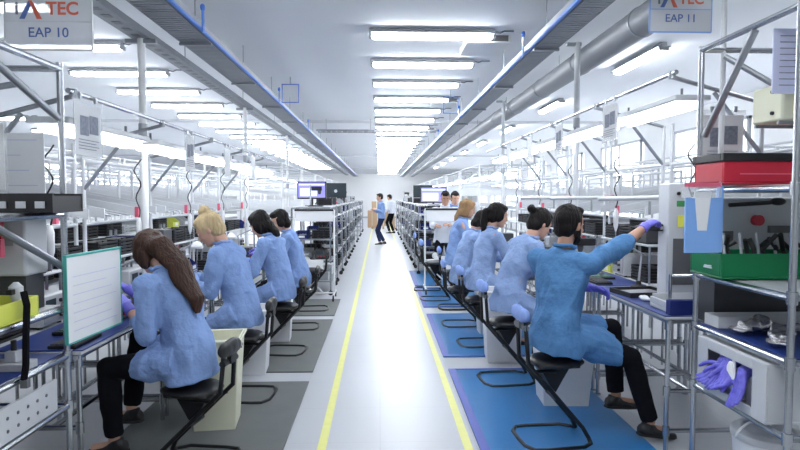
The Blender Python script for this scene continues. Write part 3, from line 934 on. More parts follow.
def person(label, loc, rz, seat=0.6, lean=15, twist=0, head_pitch=20, head_yaw=0, hands=None, feet=None, style='short', hair='hair_dark',
           smock='smock', skin='skin', sleeve=1.0, stand=False, trousers='black_cloth', gloves=True, scale=1.0, voxel=0.009, female=True,
           smock_len=0.5, curl=0.35, beard=False, elbow=(-0.4, 0.35, -0.8), leg=1.0, head_roll=0, armlen=1.0, collar=None, seed=0.0, tuck=False):
    root = thing('person', label, 'person', loc, rz)
    ln = R(lean); UP = V((0, 0, 1))
    wsc = .93 if female else 1.25
    hipz = (seat + 0.10) if not stand else 0.90
    H = V((0, 0, hipz))
    def spine(s_, k=1.0):   # point along a spine bending forwards
        a = ln * k
        return V((math.sin(a), 0, math.cos(a))) * s_
    c1 = H + spine(0.18, 0.6); c2 = c1 + spine(0.16, 0.95); c3 = c2 + spine(0.14, 1.25)
    nk = c3 + spine(0.055, 1.3)
    tw = lambda f: V((math.sin(R(-twist * f)), math.cos(R(-twist * f)), 0))      # side vector (to the left)
    Y0, Y1, Y2, Y3 = tw(0), tw(0.35), tw(0.75), tw(1.0)
    fwd = Y3.cross(UP)
    Rh = Matrix.Rotation(R(twist + head_yaw), 3, 'Z') @ Matrix.Rotation(R(head_roll), 3, 'X') @ Matrix.Rotation(R(head_pitch), 3, 'Y')
    hd_base = nk + spine(0.045, 1.1)
    hc = hd_base + Rh @ V((0.025, 0, 0.115))
    SW = 0.16 * wsc if not female else .158
    S = {1: c3 + Y3 * SW - spine(0.02), -1: c3 - Y3 * SW - spine(0.02)}
    hands = hands or {}
    A = {}
    for sd in (1, -1):
        tgt = V(hands.get(sd, (0.42, sd * 0.12, hipz + 0.22)))
        pole = V((elbow[0], elbow[1] * sd, elbow[2]))
        el, wr = ik(S[sd], tgt, 0.285 * armlen, 0.25 * armlen, pole)
        A[sd] = (el, wr)
    SV = lambda d: UP if abs(d.normalized().z) < .7 else (Y3 if abs(d.normalized().dot(Y3)) < .8 else fwd)
    Lg = {}
    feet = feet or {}
    for sd in (1, -1):
        hj = H + V((0.0, sd * 0.09, -0.02 if not stand else -0.03))
        ft = V(feet.get(sd, (0.33, sd * 0.11, 0.10 if not stand else 0.08)))
        kn, an = ik(hj, ft, 0.43 * leg, 0.42 * leg, V((1, 0.15 * sd, 0.5)))
        Lg[sd] = (hj, kn, an)

    # --- the body: one continuous skin surface
    b = MB()
    b.loft([(H - V((0, 0, 0.06)), Y0, .10, .08), (H, Y0, .145, .105), (c1, Y1, .12, .085), (c2, Y2, .135, .095), (c3, Y3, .13, .075), (c3 + spine(.03), Y3, .075, .055),
            (nk, Y3, .052, .052), (hd_base, Y3, .050, .052), (hd_base + (hc - hd_base) * 0.5, Y3, .05, .052)])
    for sd in (1, -1):
        el, wr = A[sd]; su = SV(el - S[sd]); sw = SV(wr - el)
        b.loft([(S[sd] - Y3 * sd * 0.06, UP, .05, .05), (S[sd], UP, .052, .052), (S[sd] + Y3 * sd * .02 - UP * .01, UP, .04, .04)], 12)
        b.ell(S[sd], (.052, .052, .052), nu=12, nv=8)
        b.loft([(S[sd], su, .052, .050), (S[sd].lerp(el, .5), su, .043, .043), (el, su, .037, .037)], 12)
        b.loft([(el - (wr - el).normalized() * 0.01, sw, .036, .036), (el.lerp(wr, .3), sw, .039, .037), (el.lerp(wr, .75), sw, .03, .027), (wr, sw, .026, .022), (wr + (wr - el).normalized() * .02, sw, .022, .018)], 12)
        b.ell(el, (.037, .037, .037), nu=10, nv=8)
        hj, kn, an = Lg[sd]
        b.loft([(hj, Y0, .08, .075), (hj.lerp(kn, .5), Y0, .068, .066), (kn, Y0, .05, .05)], 12)
        b.loft([(kn, Y0, .05, .05), (kn.lerp(an, .3), Y0, .05, .05), (kn.lerp(an, .8), Y0, .034, .034), (an, Y0, .032, .036)], 12)
        b.ell(kn, (.051, .051, .051), nu=10, nv=8)
        fo = V((1, 0.12 * sd, 0)).normalized()
        b.loft([(an - fo * .04 - UP * .03, Y0, .028, .025), (an + fo * .03 - UP * .035, Y0, .035, .028), (an + fo * .14 - UP * .05, Y0, .036, .016)], 10)
    st = []
    for z, cx, rx, ry in HEAD:
        st.append((hc + Rh @ V((cx, 0, z)), Rh @ V((0, 1, 0)), ry, rx))
    # head loft: keep cross-sections horizontal in head space
    n_ = 18; vs = []; fs = []
    for z, cx, rx, ry in HEAD:
        for k in range(n_):
            a_ = 2 * PI * k / n_
            vs.append(hc + Rh @ V((cx + rx * math.cos(a_), ry * math.sin(a_), z)))
    m_ = len(HEAD)
    for i in range(m_ - 1):
        for k in range(n_):
            l = (k + 1) % n_
            fs.append((i * n_ + k, i * n_ + l, (i + 1) * n_ + l, (i + 1) * n_ + k))
    fs += [tuple(range(n_ - 1, -1, -1)), tuple(range((m_ - 1) * n_, m_ * n_))]
    b.add(vs, fs)
    P = lambda x, y, z: hc + Rh @ V((x, y, z))
    b.loft([(P(.092, 0, .022), Rh @ V((0, 1, 0)), .008, .010), (P(.104, 0, -.004), Rh @ V((0, 1, 0)), .011, .013), (P(.112, 0, -.024), Rh @ V((0, 1, 0)), .015, .014), (P(.096, 0, -.036), Rh @ V((0, 1, 0)), .012, .012)], 10)
    b.ell(P(.088, 0, .036), (.012, .045, .010), Rh); b.ell(P(.093, 0, -.058), (.013, .026, .014), Rh); b.ell(P(.088, 0, -.098), (.016, .022, .014), Rh)
    for sd in (1, -1):
        b.ell(P(-.005, sd * .078, -.008), (.018, .010, .032), Rh @ Matrix.Rotation(R(-10 * sd), 3, 'Z'))
        b.ell(P(.07, sd * .036, -.028), (.02, .022, .018), Rh)
    if not gloves:
        for sd in (1, -1):
            el, wr = A[sd]; d = (wr - el).normalized()
            hand(b, wr, d, (V((0.3, -sd, 0.35)) if not stand else V((1, 0, 0))), curl)
    remeshed(b, 'body', skin, root, min(voxel, 0.008) if gloves else 0.0065, 2)
    # --- face details
    for sd in (1, -1):
        MB().ell(P(.0915, sd * .031, .014), (.0045, .010, .0045), Rh, 8, 6).build('eye', 'white_plastic', root)
        MB().ell(P(.0965, sd * .031, .014), (.002, .0055, .0055), Rh, 8, 6).build('iris', 'black', root)
        MB().ell(P(.097, sd * .032, .034), (.005, .018, .004), Rh, 8, 6).build('eyebrow', hair if hair != 'hair_blonde' else 'hair_ginger', root)
    MB().ell(P(.1045, 0, -.062), (.006, .019, .006), Rh, 10, 6).build('lips', 'lips', root)

    # --- trousers
    tr = MB()
    tr.loft([(H - V((0, 0, .075)), Y0, .12, .10), (H - V((0, 0, .03)), Y0, .145 * wsc, .11), (H + V((0, 0, .05)), Y0, .135 * wsc, .10), (H + V((0, 0, .10)), Y0, .14, .10)])
    for sd in (1, -1):
        hj, kn, an = Lg[sd]
        tr.loft([(hj, Y0, .088, .085), (hj.lerp(kn, .5), Y0, .080, .078), (kn, Y0, .066, .066)], 14)
        e = kn.lerp(an, .93)
        tr.loft([(kn, Y0, .066, .066), (kn.lerp(an, .35), Y0, .064, .066), (kn.lerp(an, .75), Y0, .055, .058), (e, Y0, .052, .056)], 14)
        tr.ell(kn, (.068, .068, .068), nu=12, nv=8)
    remeshed(tr, 'trousers', trousers, root, .010, 3, .006, 11, seed=seed)
    # --- shoes
    for sd in (1, -1):
        hj, kn, an = Lg[sd]
        fo = V((1, 0.12 * sd, -0.12 if not stand else 0)).normalized(); side = UP.cross(fo).normalized(); up = fo.cross(side)
        sh = MB()
        sh.loft([(an - fo * .075 - up * .035, side, .026, .03), (an - fo * .05 - up * .04, side, .036, .038), (an + fo * .02 - up * .042, side, .040, .040), (an + fo * .10 - up * .055, side, .045, .027), (an + fo * .17 - up * .062, side, .036, .018), (an + fo * .185 - up * .064, side, .020, .012)], 14)
        sh.loft([(an - fo * .02 - up * .04, side, .04, .045), (an - fo * .015 + up * .005, side, .037, .042)], 12)
        so = remeshed(sh, 'shoe', 'black', root, .007, 2)
        sl = MB()
        pts = []
        for t_, w_ in ((-.078, .02), (-.05, .036), (.0, .038), (.08, .046), (.15, .042), (.186, .018)):
            pts.append((t_, w_))
        poly = [an + fo * t_ + side * w_ - up * .078 for t_, w_ in pts] + [an + fo * t_ - side * w_ - up * .078 for t_, w_ in reversed(pts)]
        k = len(poly)
        sl.add(poly + [p + up * .014 for p in poly], [tuple(range(k)), tuple(range(2 * k - 1, k - 1, -1))] + [(i, (i + 1) % k, k + (i + 1) % k, k + i) for i in range(k)])
        sl.build('sole', 'rubber', so)
    # --- smock / shirt
    g = MB()
    o = 0.022
    if stand:
        low = H - V((0, 0, 0.02 if tuck else 0.12))
        g.loft([(low, Y0, .165 * wsc + (0 if tuck else .015), .125), (H + V((0, 0, .06)), Y0, .16 * wsc, .125), (c1, Y1, .15 * wsc, .115), (c2, Y2, .165 * wsc, .122), (c3, Y3, .155 * wsc, .10), (c3 + spine(.035), Y3, .10, .075), (nk + spine(.01), Y3, .064, .062)], 20)
    else:
        back = V((-0.03, 0, 0))
        g.loft([(H + V((-0.02, 0, -.13)), Y0, .195 * wsc, .15), (H + V((-0.01, 0, -.05)), Y0, .19 * wsc, .155), (H + V((0, 0, .06)), Y0, .165 * wsc, .135), (c1, Y1, .150 * wsc, .124), (c2, Y2, .160 * wsc, .124), (c3, Y3, .152 * wsc, .100), (c3 + spine(.035), Y3, .11, .08), (nk + spine(.008), Y3, .066, .064)], 22)
        for sd in (1, -1):
            hj, kn, an = Lg[sd]
            e = hj.lerp(kn, smock_len)
            g.loft([(hj + V((0, 0, .01)), Y0, .12, .108), (hj.lerp(kn, smock_len * .6), Y0, .108, .098), (e, Y0, .106, .095)], 14)
        m1 = (Lg[1][0] + Lg[-1][0]) / 2; m2 = m1.lerp((Lg[1][1] + Lg[-1][1]) / 2, smock_len)
        g.loft([(m1 + V((0, 0, .015)), Y0, .12, .08), (m2 + V((0, 0, .0)), Y0, .12, .065)], 14)
    for sd in (1, -1):
        el, wr = A[sd]
        su = SV(el - S[sd]); sw = SV(wr - el)
        g.loft([(S[sd] - Y3 * sd * .07 + spine(-.01), UP, .072, .070), (S[sd] + spine(-.012), UP, .070, .068), (S[sd] + Y3 * sd * .03 + spine(-.02), UP, .06, .058)], 14)
        g.ell(S[sd] + spine(-.008), (.070, .070, .068), nu=14, nv=10)
        g.loft([(S[sd] + spine(-.010), su, .068, .068), (S[sd].lerp(el, .4), su, .066, .063), (S[sd].lerp(el, .8), su, .060, .059)] +
               ([(el, su, .056, .055)] if sleeve > 0.1 else []), 14)
        if sleeve > 0.1:
            e = el.lerp(wr, sleeve * 0.9)
            g.ell(el, (.057, .057, .057), nu=12, nv=8)
            g.loft([(el, sw, .056, .055), (el.lerp(e, .5), sw, .054, .052), (e, sw, .045, .043)], 14)
    remeshed(g, 'smock' if not tuck else 'shirt', smock, root, voxel, 3, .020 if not stand else .010, 8.0, (1, 1, .8), seed)
    # collar and cuffs
    cb = MB()
    cb.path([nk + spine(.012) + (Y3 * math.cos(a_) * .068 + (fwd) * math.sin(a_) * .066) + UP * (.014 if math.sin(a_) < 0 else 0.0) for a_ in [2 * PI * k / 16 for k in range(16)]], .013, 8, True)
    cb.build('collar', collar or smock, root)
    if sleeve > 0.1:
        for sd in (1, -1):
            el, wr = A[sd]; e = el.lerp(wr, sleeve * 0.9); d = (wr - el).normalized()
            MB().tube(e - d * .02, e + d * .012, .045, 14, .043).build('cuff', smock, root)
    # --- gloves
    if gloves:
        for sd in (1, -1):
            el, wr = A[sd]; d = (wr - el).normalized()
            hb = MB(); hand(hb, wr, d + V((0, 0, -.1)), V((0.3, -sd, 0.3)), curl)
            hb.tube(wr - d * .06, wr + d * .01, .034, 12, .030)
            remeshed(hb, 'glove', 'glove', root, .0042, 1)
    # --- hair
    h = MB(); hx = Rh
    if style in ('short_male', 'short'):
        h.ell(P(-.022, 0, .034), (.108, .088 if style == 'short' else .084, .104), hx)
        h.ell(P(-.045, 0, -.02), (.07, .078, .075), hx)
        h.ell(P(.035, 0, .098), (.06, .062, .032), hx)
        if style == 'short':
            h.ell(P(-.05, 0, -.06), (.065, .08, .07), hx); h.ell(P(.01, .065, -.01), (.05, .026, .07), hx); h.ell(P(.01, -.065, -.01), (.05, .026, .07), hx)
    elif style in ('bun', 'lowbun'):
        h.ell(P(-.020, 0, .034), (.112, .090, .108), hx); h.ell(P(-.045, 0, -.02), (.075, .08, .08), hx)
        h.ell(P(.02, 0, .095), (.07, .066, .035), hx)
        bz = (-.05, .148) if style == 'bun' else (-.125, .07)
        h.ell(P(bz[0], 0, bz[1]), (.050, .050, .036), hx); h.ell(P(bz[0] - .012, .008, bz[1] + .018), (.03, .032, .024), hx)
    elif style in ('ponytail', 'long'):
        h.ell(P(-.020, 0, .034), (.112, .090, .108), hx); h.ell(P(-.045, 0, -.02), (.078, .083, .085), hx)
        h.ell(P(.02, 0, .095), (.07, .066, .035), hx)
        h.ell(P(.012, .07, .0), (.05, .024, .07), hx); h.ell(P(.012, -.07, .0), (.05, .024, .07), hx)
        q0 = P(-.105, 0, .03)
        bk = -fwd
        if style == 'ponytail':
            pts = [q0, q0 + bk * .05 + V((0, 0, -.02)), q0 + bk * .06 + V((0, 0, -.12)), q0 + bk * .045 + V((0, 0, -.24)), q0 + bk * .03 + V((0, 0, -.36)), q0 + bk * .02 + V((0, 0, -.43))]
            rr = [.035, .036, .042, .040, .028, .008]
            for p_, q_, r1, r2 in zip(pts, pts[1:], rr, rr[1:]): h.tube(p_, q_, r1, 12, r2); h.ell(q_, (r2, r2, r2), nu=10, nv=8)
        else:   # long loose hair gathered with a clip, lying down the back
            h.ell(P(.0, .07, -.03), (.06, .028, .09), hx); h.ell(P(.0, -.07, -.03), (.06, .028, .09), hx)
            pts = [P(-.05, 0, .03), P(-.10, 0, -.04), c3 + bk * .10 + V((0, 0, .08)), c3 + bk * .15 + V((0, 0, -.02)), c2 + bk * .165 + V((0, 0, .02)), c2 + bk * .17 + V((0, 0, -.07))]
            ww = [(.08, .07), (.088, .062), (.088, .045), (.082, .034), (.062, .026), (.02, .010)]
            h.loft([(p_, Y3, w_[0], w_[1]) for p_, w_ in zip(pts, ww)], 18)
    elif style == 'bob':
        h.ell(P(-.020, 0, .034), (.114, .092, .108), hx); h.ell(P(-.04, 0, -.05), (.08, .088, .10), hx)
        h.ell(P(.02, 0, .095), (.07, .066, .035), hx); h.ell(P(.0, .072, -.03), (.055, .026, .09), hx); h.ell(P(.0, -.072, -.03), (.055, .026, .09), hx)
        h.loft([(P(-.08, 0, -.06), Y3, .07, .05), (P(-.1, 0, -.16), Y3, .055, .04), (P(-.1, 0, -.22), Y3, .03, .02)], 12)
    ho = remeshed(h, 'hair', hair, root, .007, 3, .007, 26, (1, 1, .35), seed + 3)
    if style == 'long':
        MB().path([P(-.06 + .03 * math.cos(a_), .03 + .025 * math.sin(a_), .085) for a_ in [k * PI / 4 for k in range(8)]], .009, 6, True).build('hair_clip', 'lime', ho)
    if style == 'ponytail':
        MB().ell(P(-.118, 0, .03), (.02, .03, .03), hx).build('hair_tie', 'black_cloth', ho)
    if beard:
        bd = MB(); bd.ell(P(.05, 0, -.088), (.052, .054, .045), hx); bd.ell(P(.015, .058, -.05), (.03, .016, .05), hx); bd.ell(P(.015, -.058, -.05), (.03, .016, .05), hx)
        remeshed(bd, 'beard', hair, root, .007, 2, .004, 30)
    return root


def adj(seat): return seat


GR = 'seated people'
# left row faces the left benches (rotation 180 degrees), right row faces the right benches
person('seated person with long brown hair and green clip at the nearest left bench', (-1.13, 3.45, 0), R(180 - 16), seat=0.56, lean=20, twist=-10, head_pitch=48, head_yaw=-12,
       hands={1: (0.34, 0.11, 0.96), -1: (0.52, -0.12, 1.02)}, feet={1: (0.44, 0.12, 0.15), -1: (0.48, -0.08, 0.26)}, leg=1.06, style='long', hair='hair_brown', sleeve=0.55, seed=1, voxel=.008, smock_len=.58, elbow=(-0.5, .2, -.9))
person('blonde person with hair in a high bun, head bowed, in light blue smock', (-1.10, 4.62, 0), R(180 - 10), seat=0.61, lean=17, twist=-6, head_pitch=36, head_yaw=16,
       hands={1: (0.40, 0.12, 0.92), -1: (0.45, -0.12, 0.94)}, style='bun', hair='hair_blonde', seed=2, elbow=(-.6, .2, -.8))
person('dark-haired person seated just past the blonde one on the left', (-1.02, 5.95, 0), R(180 - 14), seat=0.58, lean=14, twist=-5, head_pitch=34,
       hands={1: (0.42, 0.14, 0.90), -1: (0.45, -0.12, 0.92)}, style='bob', hair='hair_dark', seed=3)
person('farthest seated person of the left row, short dark hair, face half turned', (-1.0, 7.05, 0), R(180 + 2), seat=0.56, lean=14, twist=0, head_pitch=26, head_yaw=18,
       hands={1: (0.42, 0.14, 0.92), -1: (0.45, -0.12, 0.94)}, style='short', hair='hair_dark', seed=4)
person('bearded person in mid blue smock reaching a gloved hand across the right bench', (1.16, 3.72, 0), R(10), seat=0.63, lean=5, leg=1.12, twist=30, head_pitch=8, head_yaw=-6, female=False,
       hands={1: (0.30, 0.12, .98), -1: (0.66, 0.0, 1.42)}, feet={-1: (0.60, -0.14, 0.11), 1: (0.50, 0.10, 0.22)}, style='short_male', hair='hair_dark', smock='smock_deep', skin='skin_dark',
       sleeve=0.2, beard=True, seed=5, voxel=.008, smock_len=.78, elbow=(-.2, .6, -.3), curl=.45, armlen=1.06, scale=1)
person('hunched person with dark bun seated behind the bearded one', (1.12, 4.95, 0), R(12), seat=0.64, lean=22, twist=8, head_pitch=30,
       hands={1: (0.44, 0.14, 0.94), -1: (0.46, -0.12, 0.94)}, style='lowbun', hair='hair_dark', smock='smock2', seed=6)
person('person with long dark ponytail seated between two hunched people on the right', (1.10, 6.2, 0), R(8), seat=0.63, lean=12, twist=10, head_pitch=16, head_yaw=-20,
       hands={1: (0.44, 0.14, 0.92), -1: (0.48, -0.10, 0.94)}, style='ponytail', hair='hair_dark', smock='smock2', seed=7)
person('person with short dark hair beyond the one with the ponytail', (1.03, 7.15, 0), R(4), seat=0.56, lean=16, twist=6, head_pitch=38,
       hands={1: (0.42, 0.14, 0.9), -1: (0.45, -0.12, 0.9)}, style='short', hair='hair_dark', smock='smock2', seed=8)
person('person with light brown hair, farthest seated in the right row', (1.09, 8.25, 0), R(-4), seat=0.66, lean=10, twist=0, head_pitch=20,
       hands={1: (0.42, 0.14, 0.95), -1: (0.45, -0.12, 0.95)}, style='bob', hair='hair_ginger', smock='smock', seed=9)
person('standing dark-haired person looking down behind the right rolling board', (1.18, 10.4, 0), R(-105), stand=True, lean=6, head_pitch=22, head_yaw=14, female=False,
       hands={1: (0.32, 0.12, 1.12), -1: (0.34, -0.1, 1.10)}, feet={1: (0.0, 0.11, 0.08), -1: (0.02, -0.11, 0.08)}, style='short_male', hair='hair_dark', smock='white_shirt', skin='skin_dark', gloves=False, seed=10)
person('standing dark-haired person partly hidden behind the one at the rolling board', (1.42, 11.2, 0), R(-80), stand=True, lean=6, head_pitch=20, female=False,
       hands={1: (0.32, 0.12, 1.12), -1: (0.34, -0.1, 1.10)}, feet={1: (0.0, 0.11, 0.08), -1: (0.02, -0.11, 0.08)}, style='short_male', hair='hair_dark', smock='smock', gloves=False, seed=11)
person('person in pale blue shirt and navy trousers standing in the middle of the aisle', (0.06, 19.6, 0), R(195), stand=True, lean=2, head_pitch=10, female=False, tuck=True,
       hands={1: (0.22, 0.14, 1.18), -1: (0.24, -0.14, 1.16)}, feet={1: (0.08, 0.10, 0.08), -1: (-0.12, -0.10, 0.08)}, style='short_male', hair='hair_dark', smock='smock', trousers='navy_cloth', gloves=False, seed=12)
person('person in white top and black trousers standing far down the aisle', (0.52, 25.5, 0), R(150), stand=True, lean=4, head_pitch=22, female=False, tuck=True,
       hands={1: (0.2, 0.2, 0.95), -1: (0.2, -0.2, 0.95)}, feet={1: (0.04, 0.10, 0.08), -1: (-0.05, -0.10, 0.08)}, style='short_male', hair='hair_dark', smock='white_shirt', trousers='black_cloth', gloves=False, seed=13)
# ------------------------------------------------------------------ mid shelves behind the benches: second level shelves with trays
def shelf_unit(label, loc, group, s):
    t = thing('equipment_shelf', label, 'shelf', loc, 0, group)
    L = 1.1; D = .42
    X = lambda x: s * x
    for x, y in ((0, 0), (0, L), (D, 0), (D, L)):
        MB().tube((X(x), y, 0), (X(x), y, 1.30), .0135, 8).build('post', 'steel', t)
    for z in (.55, .95, 1.22):
        x0, x1 = sorted((X(-.02), X(D + .02)))
        MB().box((x0, -.02, z), (x1, L + .02, z + .016)).build('shelf_board', 'pale_metal', t, .003)
    return t


for s in (-1, 1):
    su = None
    for i, y in enumerate(STY[s]):
        where = 'behind the ' + PLACE[s][i]
        loc = (EDGE[s] + s * .88, y + .05, 0)
        lab = 'steel shelf unit ' + where
        if su is None: su = shelf_unit(lab, loc, 'shelf units beyond the benches', s)
        else: copy_tree(su, lab, loc)
        for k, (z, kinds) in enumerate(((1.2365, ['trays', 'bin_grey', 'pale_trays', 'instrument', 'bin_lime', 'trays']), (.9665, ['trays', 'instrument', 'bin_blue', 'pale_trays', 'trays', 'bin_pink']))):
            if k == 0 and True:
                ks = ['trays', rnd.choice(kinds), rnd.choice(['trays', 'bin_grey'])]
            else:
                ks = [rnd.choice(kinds) for _ in range(3)]
            for q, kk in enumerate(ks):
                if k == 0 and kk == 'instrument': kk = 'trays'
                o = put(kk, (loc[0] + s * .21, loc[1] + .18 + .36 * q, z), ORIENT[s], 'at %s, %s shelf, %s' % (['near end', 'middle', 'far end'][q], ['top', 'middle'][k], where))

# ------------------------------------------------------------------ racks along the aisle beyond the benches
def aisle_rack(label, s, loc, group):
    t = thing('equipment_rack', label, 'rack', loc, 0, group)
    L = 1.05; D = .62; X = lambda x: s * x
    for x, y in ((0, 0), (0, L), (D, 0), (D, L)):
        MB().tube((X(x), y, .09), (X(x), y, 1.42), .014, 8).build('post', 'chrome', t)
        MB().tube((X(x), y - .012, .04), (X(x), y + .012, .04), .04, 12).tube((X(x), y, .05), (X(x), y, .095), .010, 6).build('caster', 'rubber', t)
    for z in (.22, .56, .90, 1.24):
        x0, x1 = sorted((X(-.02), X(D + .02)))
        MB().box((x0, -.02, z), (x1, L + .02, z + .018)).build('shelf_board', 'steel' if z < 1 else 'pale_metal', t, .003)
    q = MB()
    q.tube((X(0), 0, 1.42), (X(0), L, 1.42), .012, 8); q.tube((X(D), 0, 1.42), (X(D), L, 1.42), .012, 8); q.tube((X(0), 0, 1.42), (X(D), 0, 1.42), .012, 8); q.tube((X(0), 0, .4), (X(D), 0, .4), .012, 8)
    q.split('rail', 'chrome', t)
    x0, x1 = sorted((X(-.01), X(D + .01)))
    MB().box((x0, -.01, 1.433), (x1, L + .01, 1.443)).build('top_board', 'pale_metal', t)
    return t


KS = ['trays', 'instrument', 'bin_blue', 'supply', 'device', 'supply', 'trays', 'bin_grey', 'trays', 'supply']
for s, x, ys in ((-1, -.80, [9.4, 10.9, 12.4, 13.9, 15.6, 17.4, 20.4, 23.4, 26.4]), (1, .80, [11.9, 13.4, 14.9, 16.6, 18.4, 21.4, 24.2, 27.4])):
    proto = None; side = 'left' if s < 0 else 'right'
    for i, y in enumerate(ys):
        lab = '%s steel rack on casters along the %s side of the aisle' % (ORD[i], side)
        if proto is None: proto = aisle_rack(lab, s, (x, y, 0), 'racks along the %s of the aisle' % side)
        else: copy_tree(proto, lab, (x, y, 0))
        for z in (.239, .579, .919, 1.259):
            if i > 5 and z < .5: continue
            for q in range(2):
                k = rnd.choice(KS if z < 1.2 else ['trays', 'bin_grey', 'device', 'bin_blue'])
                put(k, (x + s * .155, y + .25 + .52 * q, z), R(rnd.choice([0, 180])) + ORIENT[s] * 0, 'at %s end, %s shelf, %s rack %s of aisle' % (['near', 'far'][q], {.239: 'bottom', .579: 'second', .919: 'third', 1.259: 'top'}[z], ORD[i], side))
                if i < 6: put(rnd.choice(['bin_grey', 'trays', 'bin_blue', 'device']), (x + s * .475, y + .25 + .52 * q, z), 0, 'at rear %s, %s shelf, %s rack %s of aisle' % (['near', 'far'][q], {.239: 'bottom', .579: 'second', .919: 'third', 1.259: 'top'}[z], ORD[i], side))


for s, x, ys, side in ((-1, -.80, [9.4, 10.9, 12.4, 13.9, 15.6, 17.4, 20.4], 'left'), (1, .80, [11.9, 13.4, 14.9, 16.6, 18.4, 21.4], 'right')):
    for i, y in enumerate(ys):
        for q in range(3):
            if (s < 0 and (i == 2 or (i == 0 and q))) or (s > 0 and i in (0, 1)): continue
            k = rnd.choice(['supply', 'trays', 'instrument', 'microscope', 'trays', 'bin_grey'])
            put(k, (x + s * (.2 + .1 * rnd.random()), y + .2 + .32 * q, 1.4435), R(90), '%s on top of the %s rack %s of aisle' % (['nearest', 'middle', 'farthest'][q], ORD[i], side))


def monitor(label, loc, rz, w, h, screen, stand=.12, group='flat monitors above the racks'):
    t = thing('monitor', label, 'monitor', loc, rz, group)
    MB().box((-w / 2, -.02, stand), (w / 2, .02, stand + h)).build('casing', 'black', t, .005)
    MB().box((-w / 2 + .02, -.0235, stand + .025), (w / 2 - .02, -.0205, stand + h - .02)).build('screen', screen, t)
    if screen == 'screen':
        MB().box((-w / 2 + .05, -.026, stand + .05), (w * .18, -.0237, stand + h * .62)).build('window_panel', 'screen_pale', t)
        MB().box((-w / 2 + .03, -.026, stand + h * .78), (w / 2 - .03, -.0237, stand + h * .86)).build('title_bar', 'screen_pale', t)
    MB().tube((0, .022, .01), (0, .022, stand + .1), .018, 8).build('stand', 'black', t)
    MB().box((-.11, -.07, 0), (.11, .09, .012)).build('stand_base', 'black', t, .003)
    if screen == 'screen_off':
        MB().ell((.02, -.0245, stand + h * .45), (.035, .002, .035)).build('logo', 'light_plastic', t)
    return t


monitor('lit monitor with violet screen on the nearest left rack', (-1.16, 10.0, 1.4435), R(-4), .50, .30, 'screen', .12)
monitor('dark monitor with pale emblem above the left racks', (-.98, 12.75, 1.4435), 0, .50, .32, 'screen_off', .14)
monitor('lit monitor with violet screen above the right racks', (1.14, 12.3, 1.4435), 0, .56, .34, 'screen', .03)
monitor('dark blue switched-off monitor behind the lit one on the right', (1.04, 14.0, 1.4435), 0, .46, .30, 'screen_off', .14)
for (x, y, z0, z1, lab) in ((-1.16, 10.1, 1.4, 1.4, ''),):
    pass


def rolling_board(label, loc, rz, w, h, z0, board_w=None):
    t = thing('rolling_board', label, 'rolling board', loc, rz, 'rolling white boards')
    for sx in (-1, 1):
        MB().tube((sx * w / 2, 0, .09), (sx * w / 2, 0, h), .015, 10).build('post', 'white_metal', t)
        q = MB().tube((sx * w / 2, -.25, .1), (sx * w / 2, .25, .1), .015, 10)
        q.build('foot_bar', 'white_metal', t)
        for sy in (-.25, .25):
            MB().tube((sx * w / 2 - .01, sy, .042), (sx * w / 2 + .01, sy, .042), .042, 12).tube((sx * w / 2, sy, .045), (sx * w / 2, sy, .1), .01, 6).build('caster', 'rubber', t)
    q = MB(); q.tube((-w / 2, 0, h), (w / 2, 0, h), .015, 10); q.tube((-w / 2, 0, .1), (w / 2, 0, .1), .013, 10); q.tube((-w / 2, 0, .55), (w / 2, 0, .55), .013, 10)
    q.tube((-w / 2, 0, .5), (0.12, 0, .12), .012, 8)
    q.split('crossbar', 'white_metal', t)
    MB().box((-w / 2 + .02, -.012, z0), (w / 2 - .02, .012, h - .02)).build('board', 'paper', t, .003)
    MB().box((-w / 2 + .01, -.018, h - .02), (w / 2 - .01, .018, h + .012)).build('top_edge', 'black' if z0 > 1.1 else 'dark_steel', t)
    MB().tube((-.12, -.02, .62), (-.12, .02, .62), .05, 16).build('roller', 'white_plastic', t)
    b = MB().box((-.14, -.05, .40), (.14, -.014, .62)); b.build('document_pocket', 'paper', t)
    return t


rolling_board('white rolling board on a tubular stand at the end of the left benches', (-1.02, 9.05, 0), R(0), .62, 1.40, 1.22)
rolling_board('white rolling board in front of the standing person on the right', (1.04, 9.6, 0), R(0), .58, 1.40, 1.20)

# cartons in the far aisle
k = 0
for (x, y, z, w, d, h, lab) in ((-.10, 29.0, .14, .55, .5, .42, 'lower left brown carton of the pallet stack far down the aisle'), (.48, 29.0, .14, .55, .5, .42, 'lower right brown carton of the pallet stack far down the aisle'),
                                (-.10, 29.0, .5605, .55, .5, .42, 'middle left brown carton of the far pallet stack'), (.46, 29.0, .5605, .55, .5, .42, 'middle right brown carton of the far pallet stack'),
                                (-.15, 29.0, .9810, .5, .5, .40, 'brown carton on top of the far pallet stack'), (-.38, 30.2, .0, .5, .5, .9, 'tall brown carton standing behind the far pallet')):
    t = thing('carton', lab, 'carton', (x, y, z), 0, 'brown cartons on the far pallet')
    MB().box((-w / 2, 0, 0), (w / 2, d, h)).build('carton_body', 'carton', t, .006)
    MB().box((-.03, -.003, .0), (.03, -.0005, h)).build('tape', 'cream_plastic', t)
t = thing('pallet', 'wooden pallet under the brown cartons far down the aisle', 'pallet', (.18, 28.95, 0))
q = MB()
for kx in range(5): q.box((-.6 + kx * .27, 0, .115), (-.48 + kx * .27, .7, .135))
q.split('deck_board', 'carton', t)
q = MB()
for kx in (-.6, -.05, .5): q.box((kx, 0, 0), (kx + .1, .7, .114))
q.split('bearer', 'carton', t)

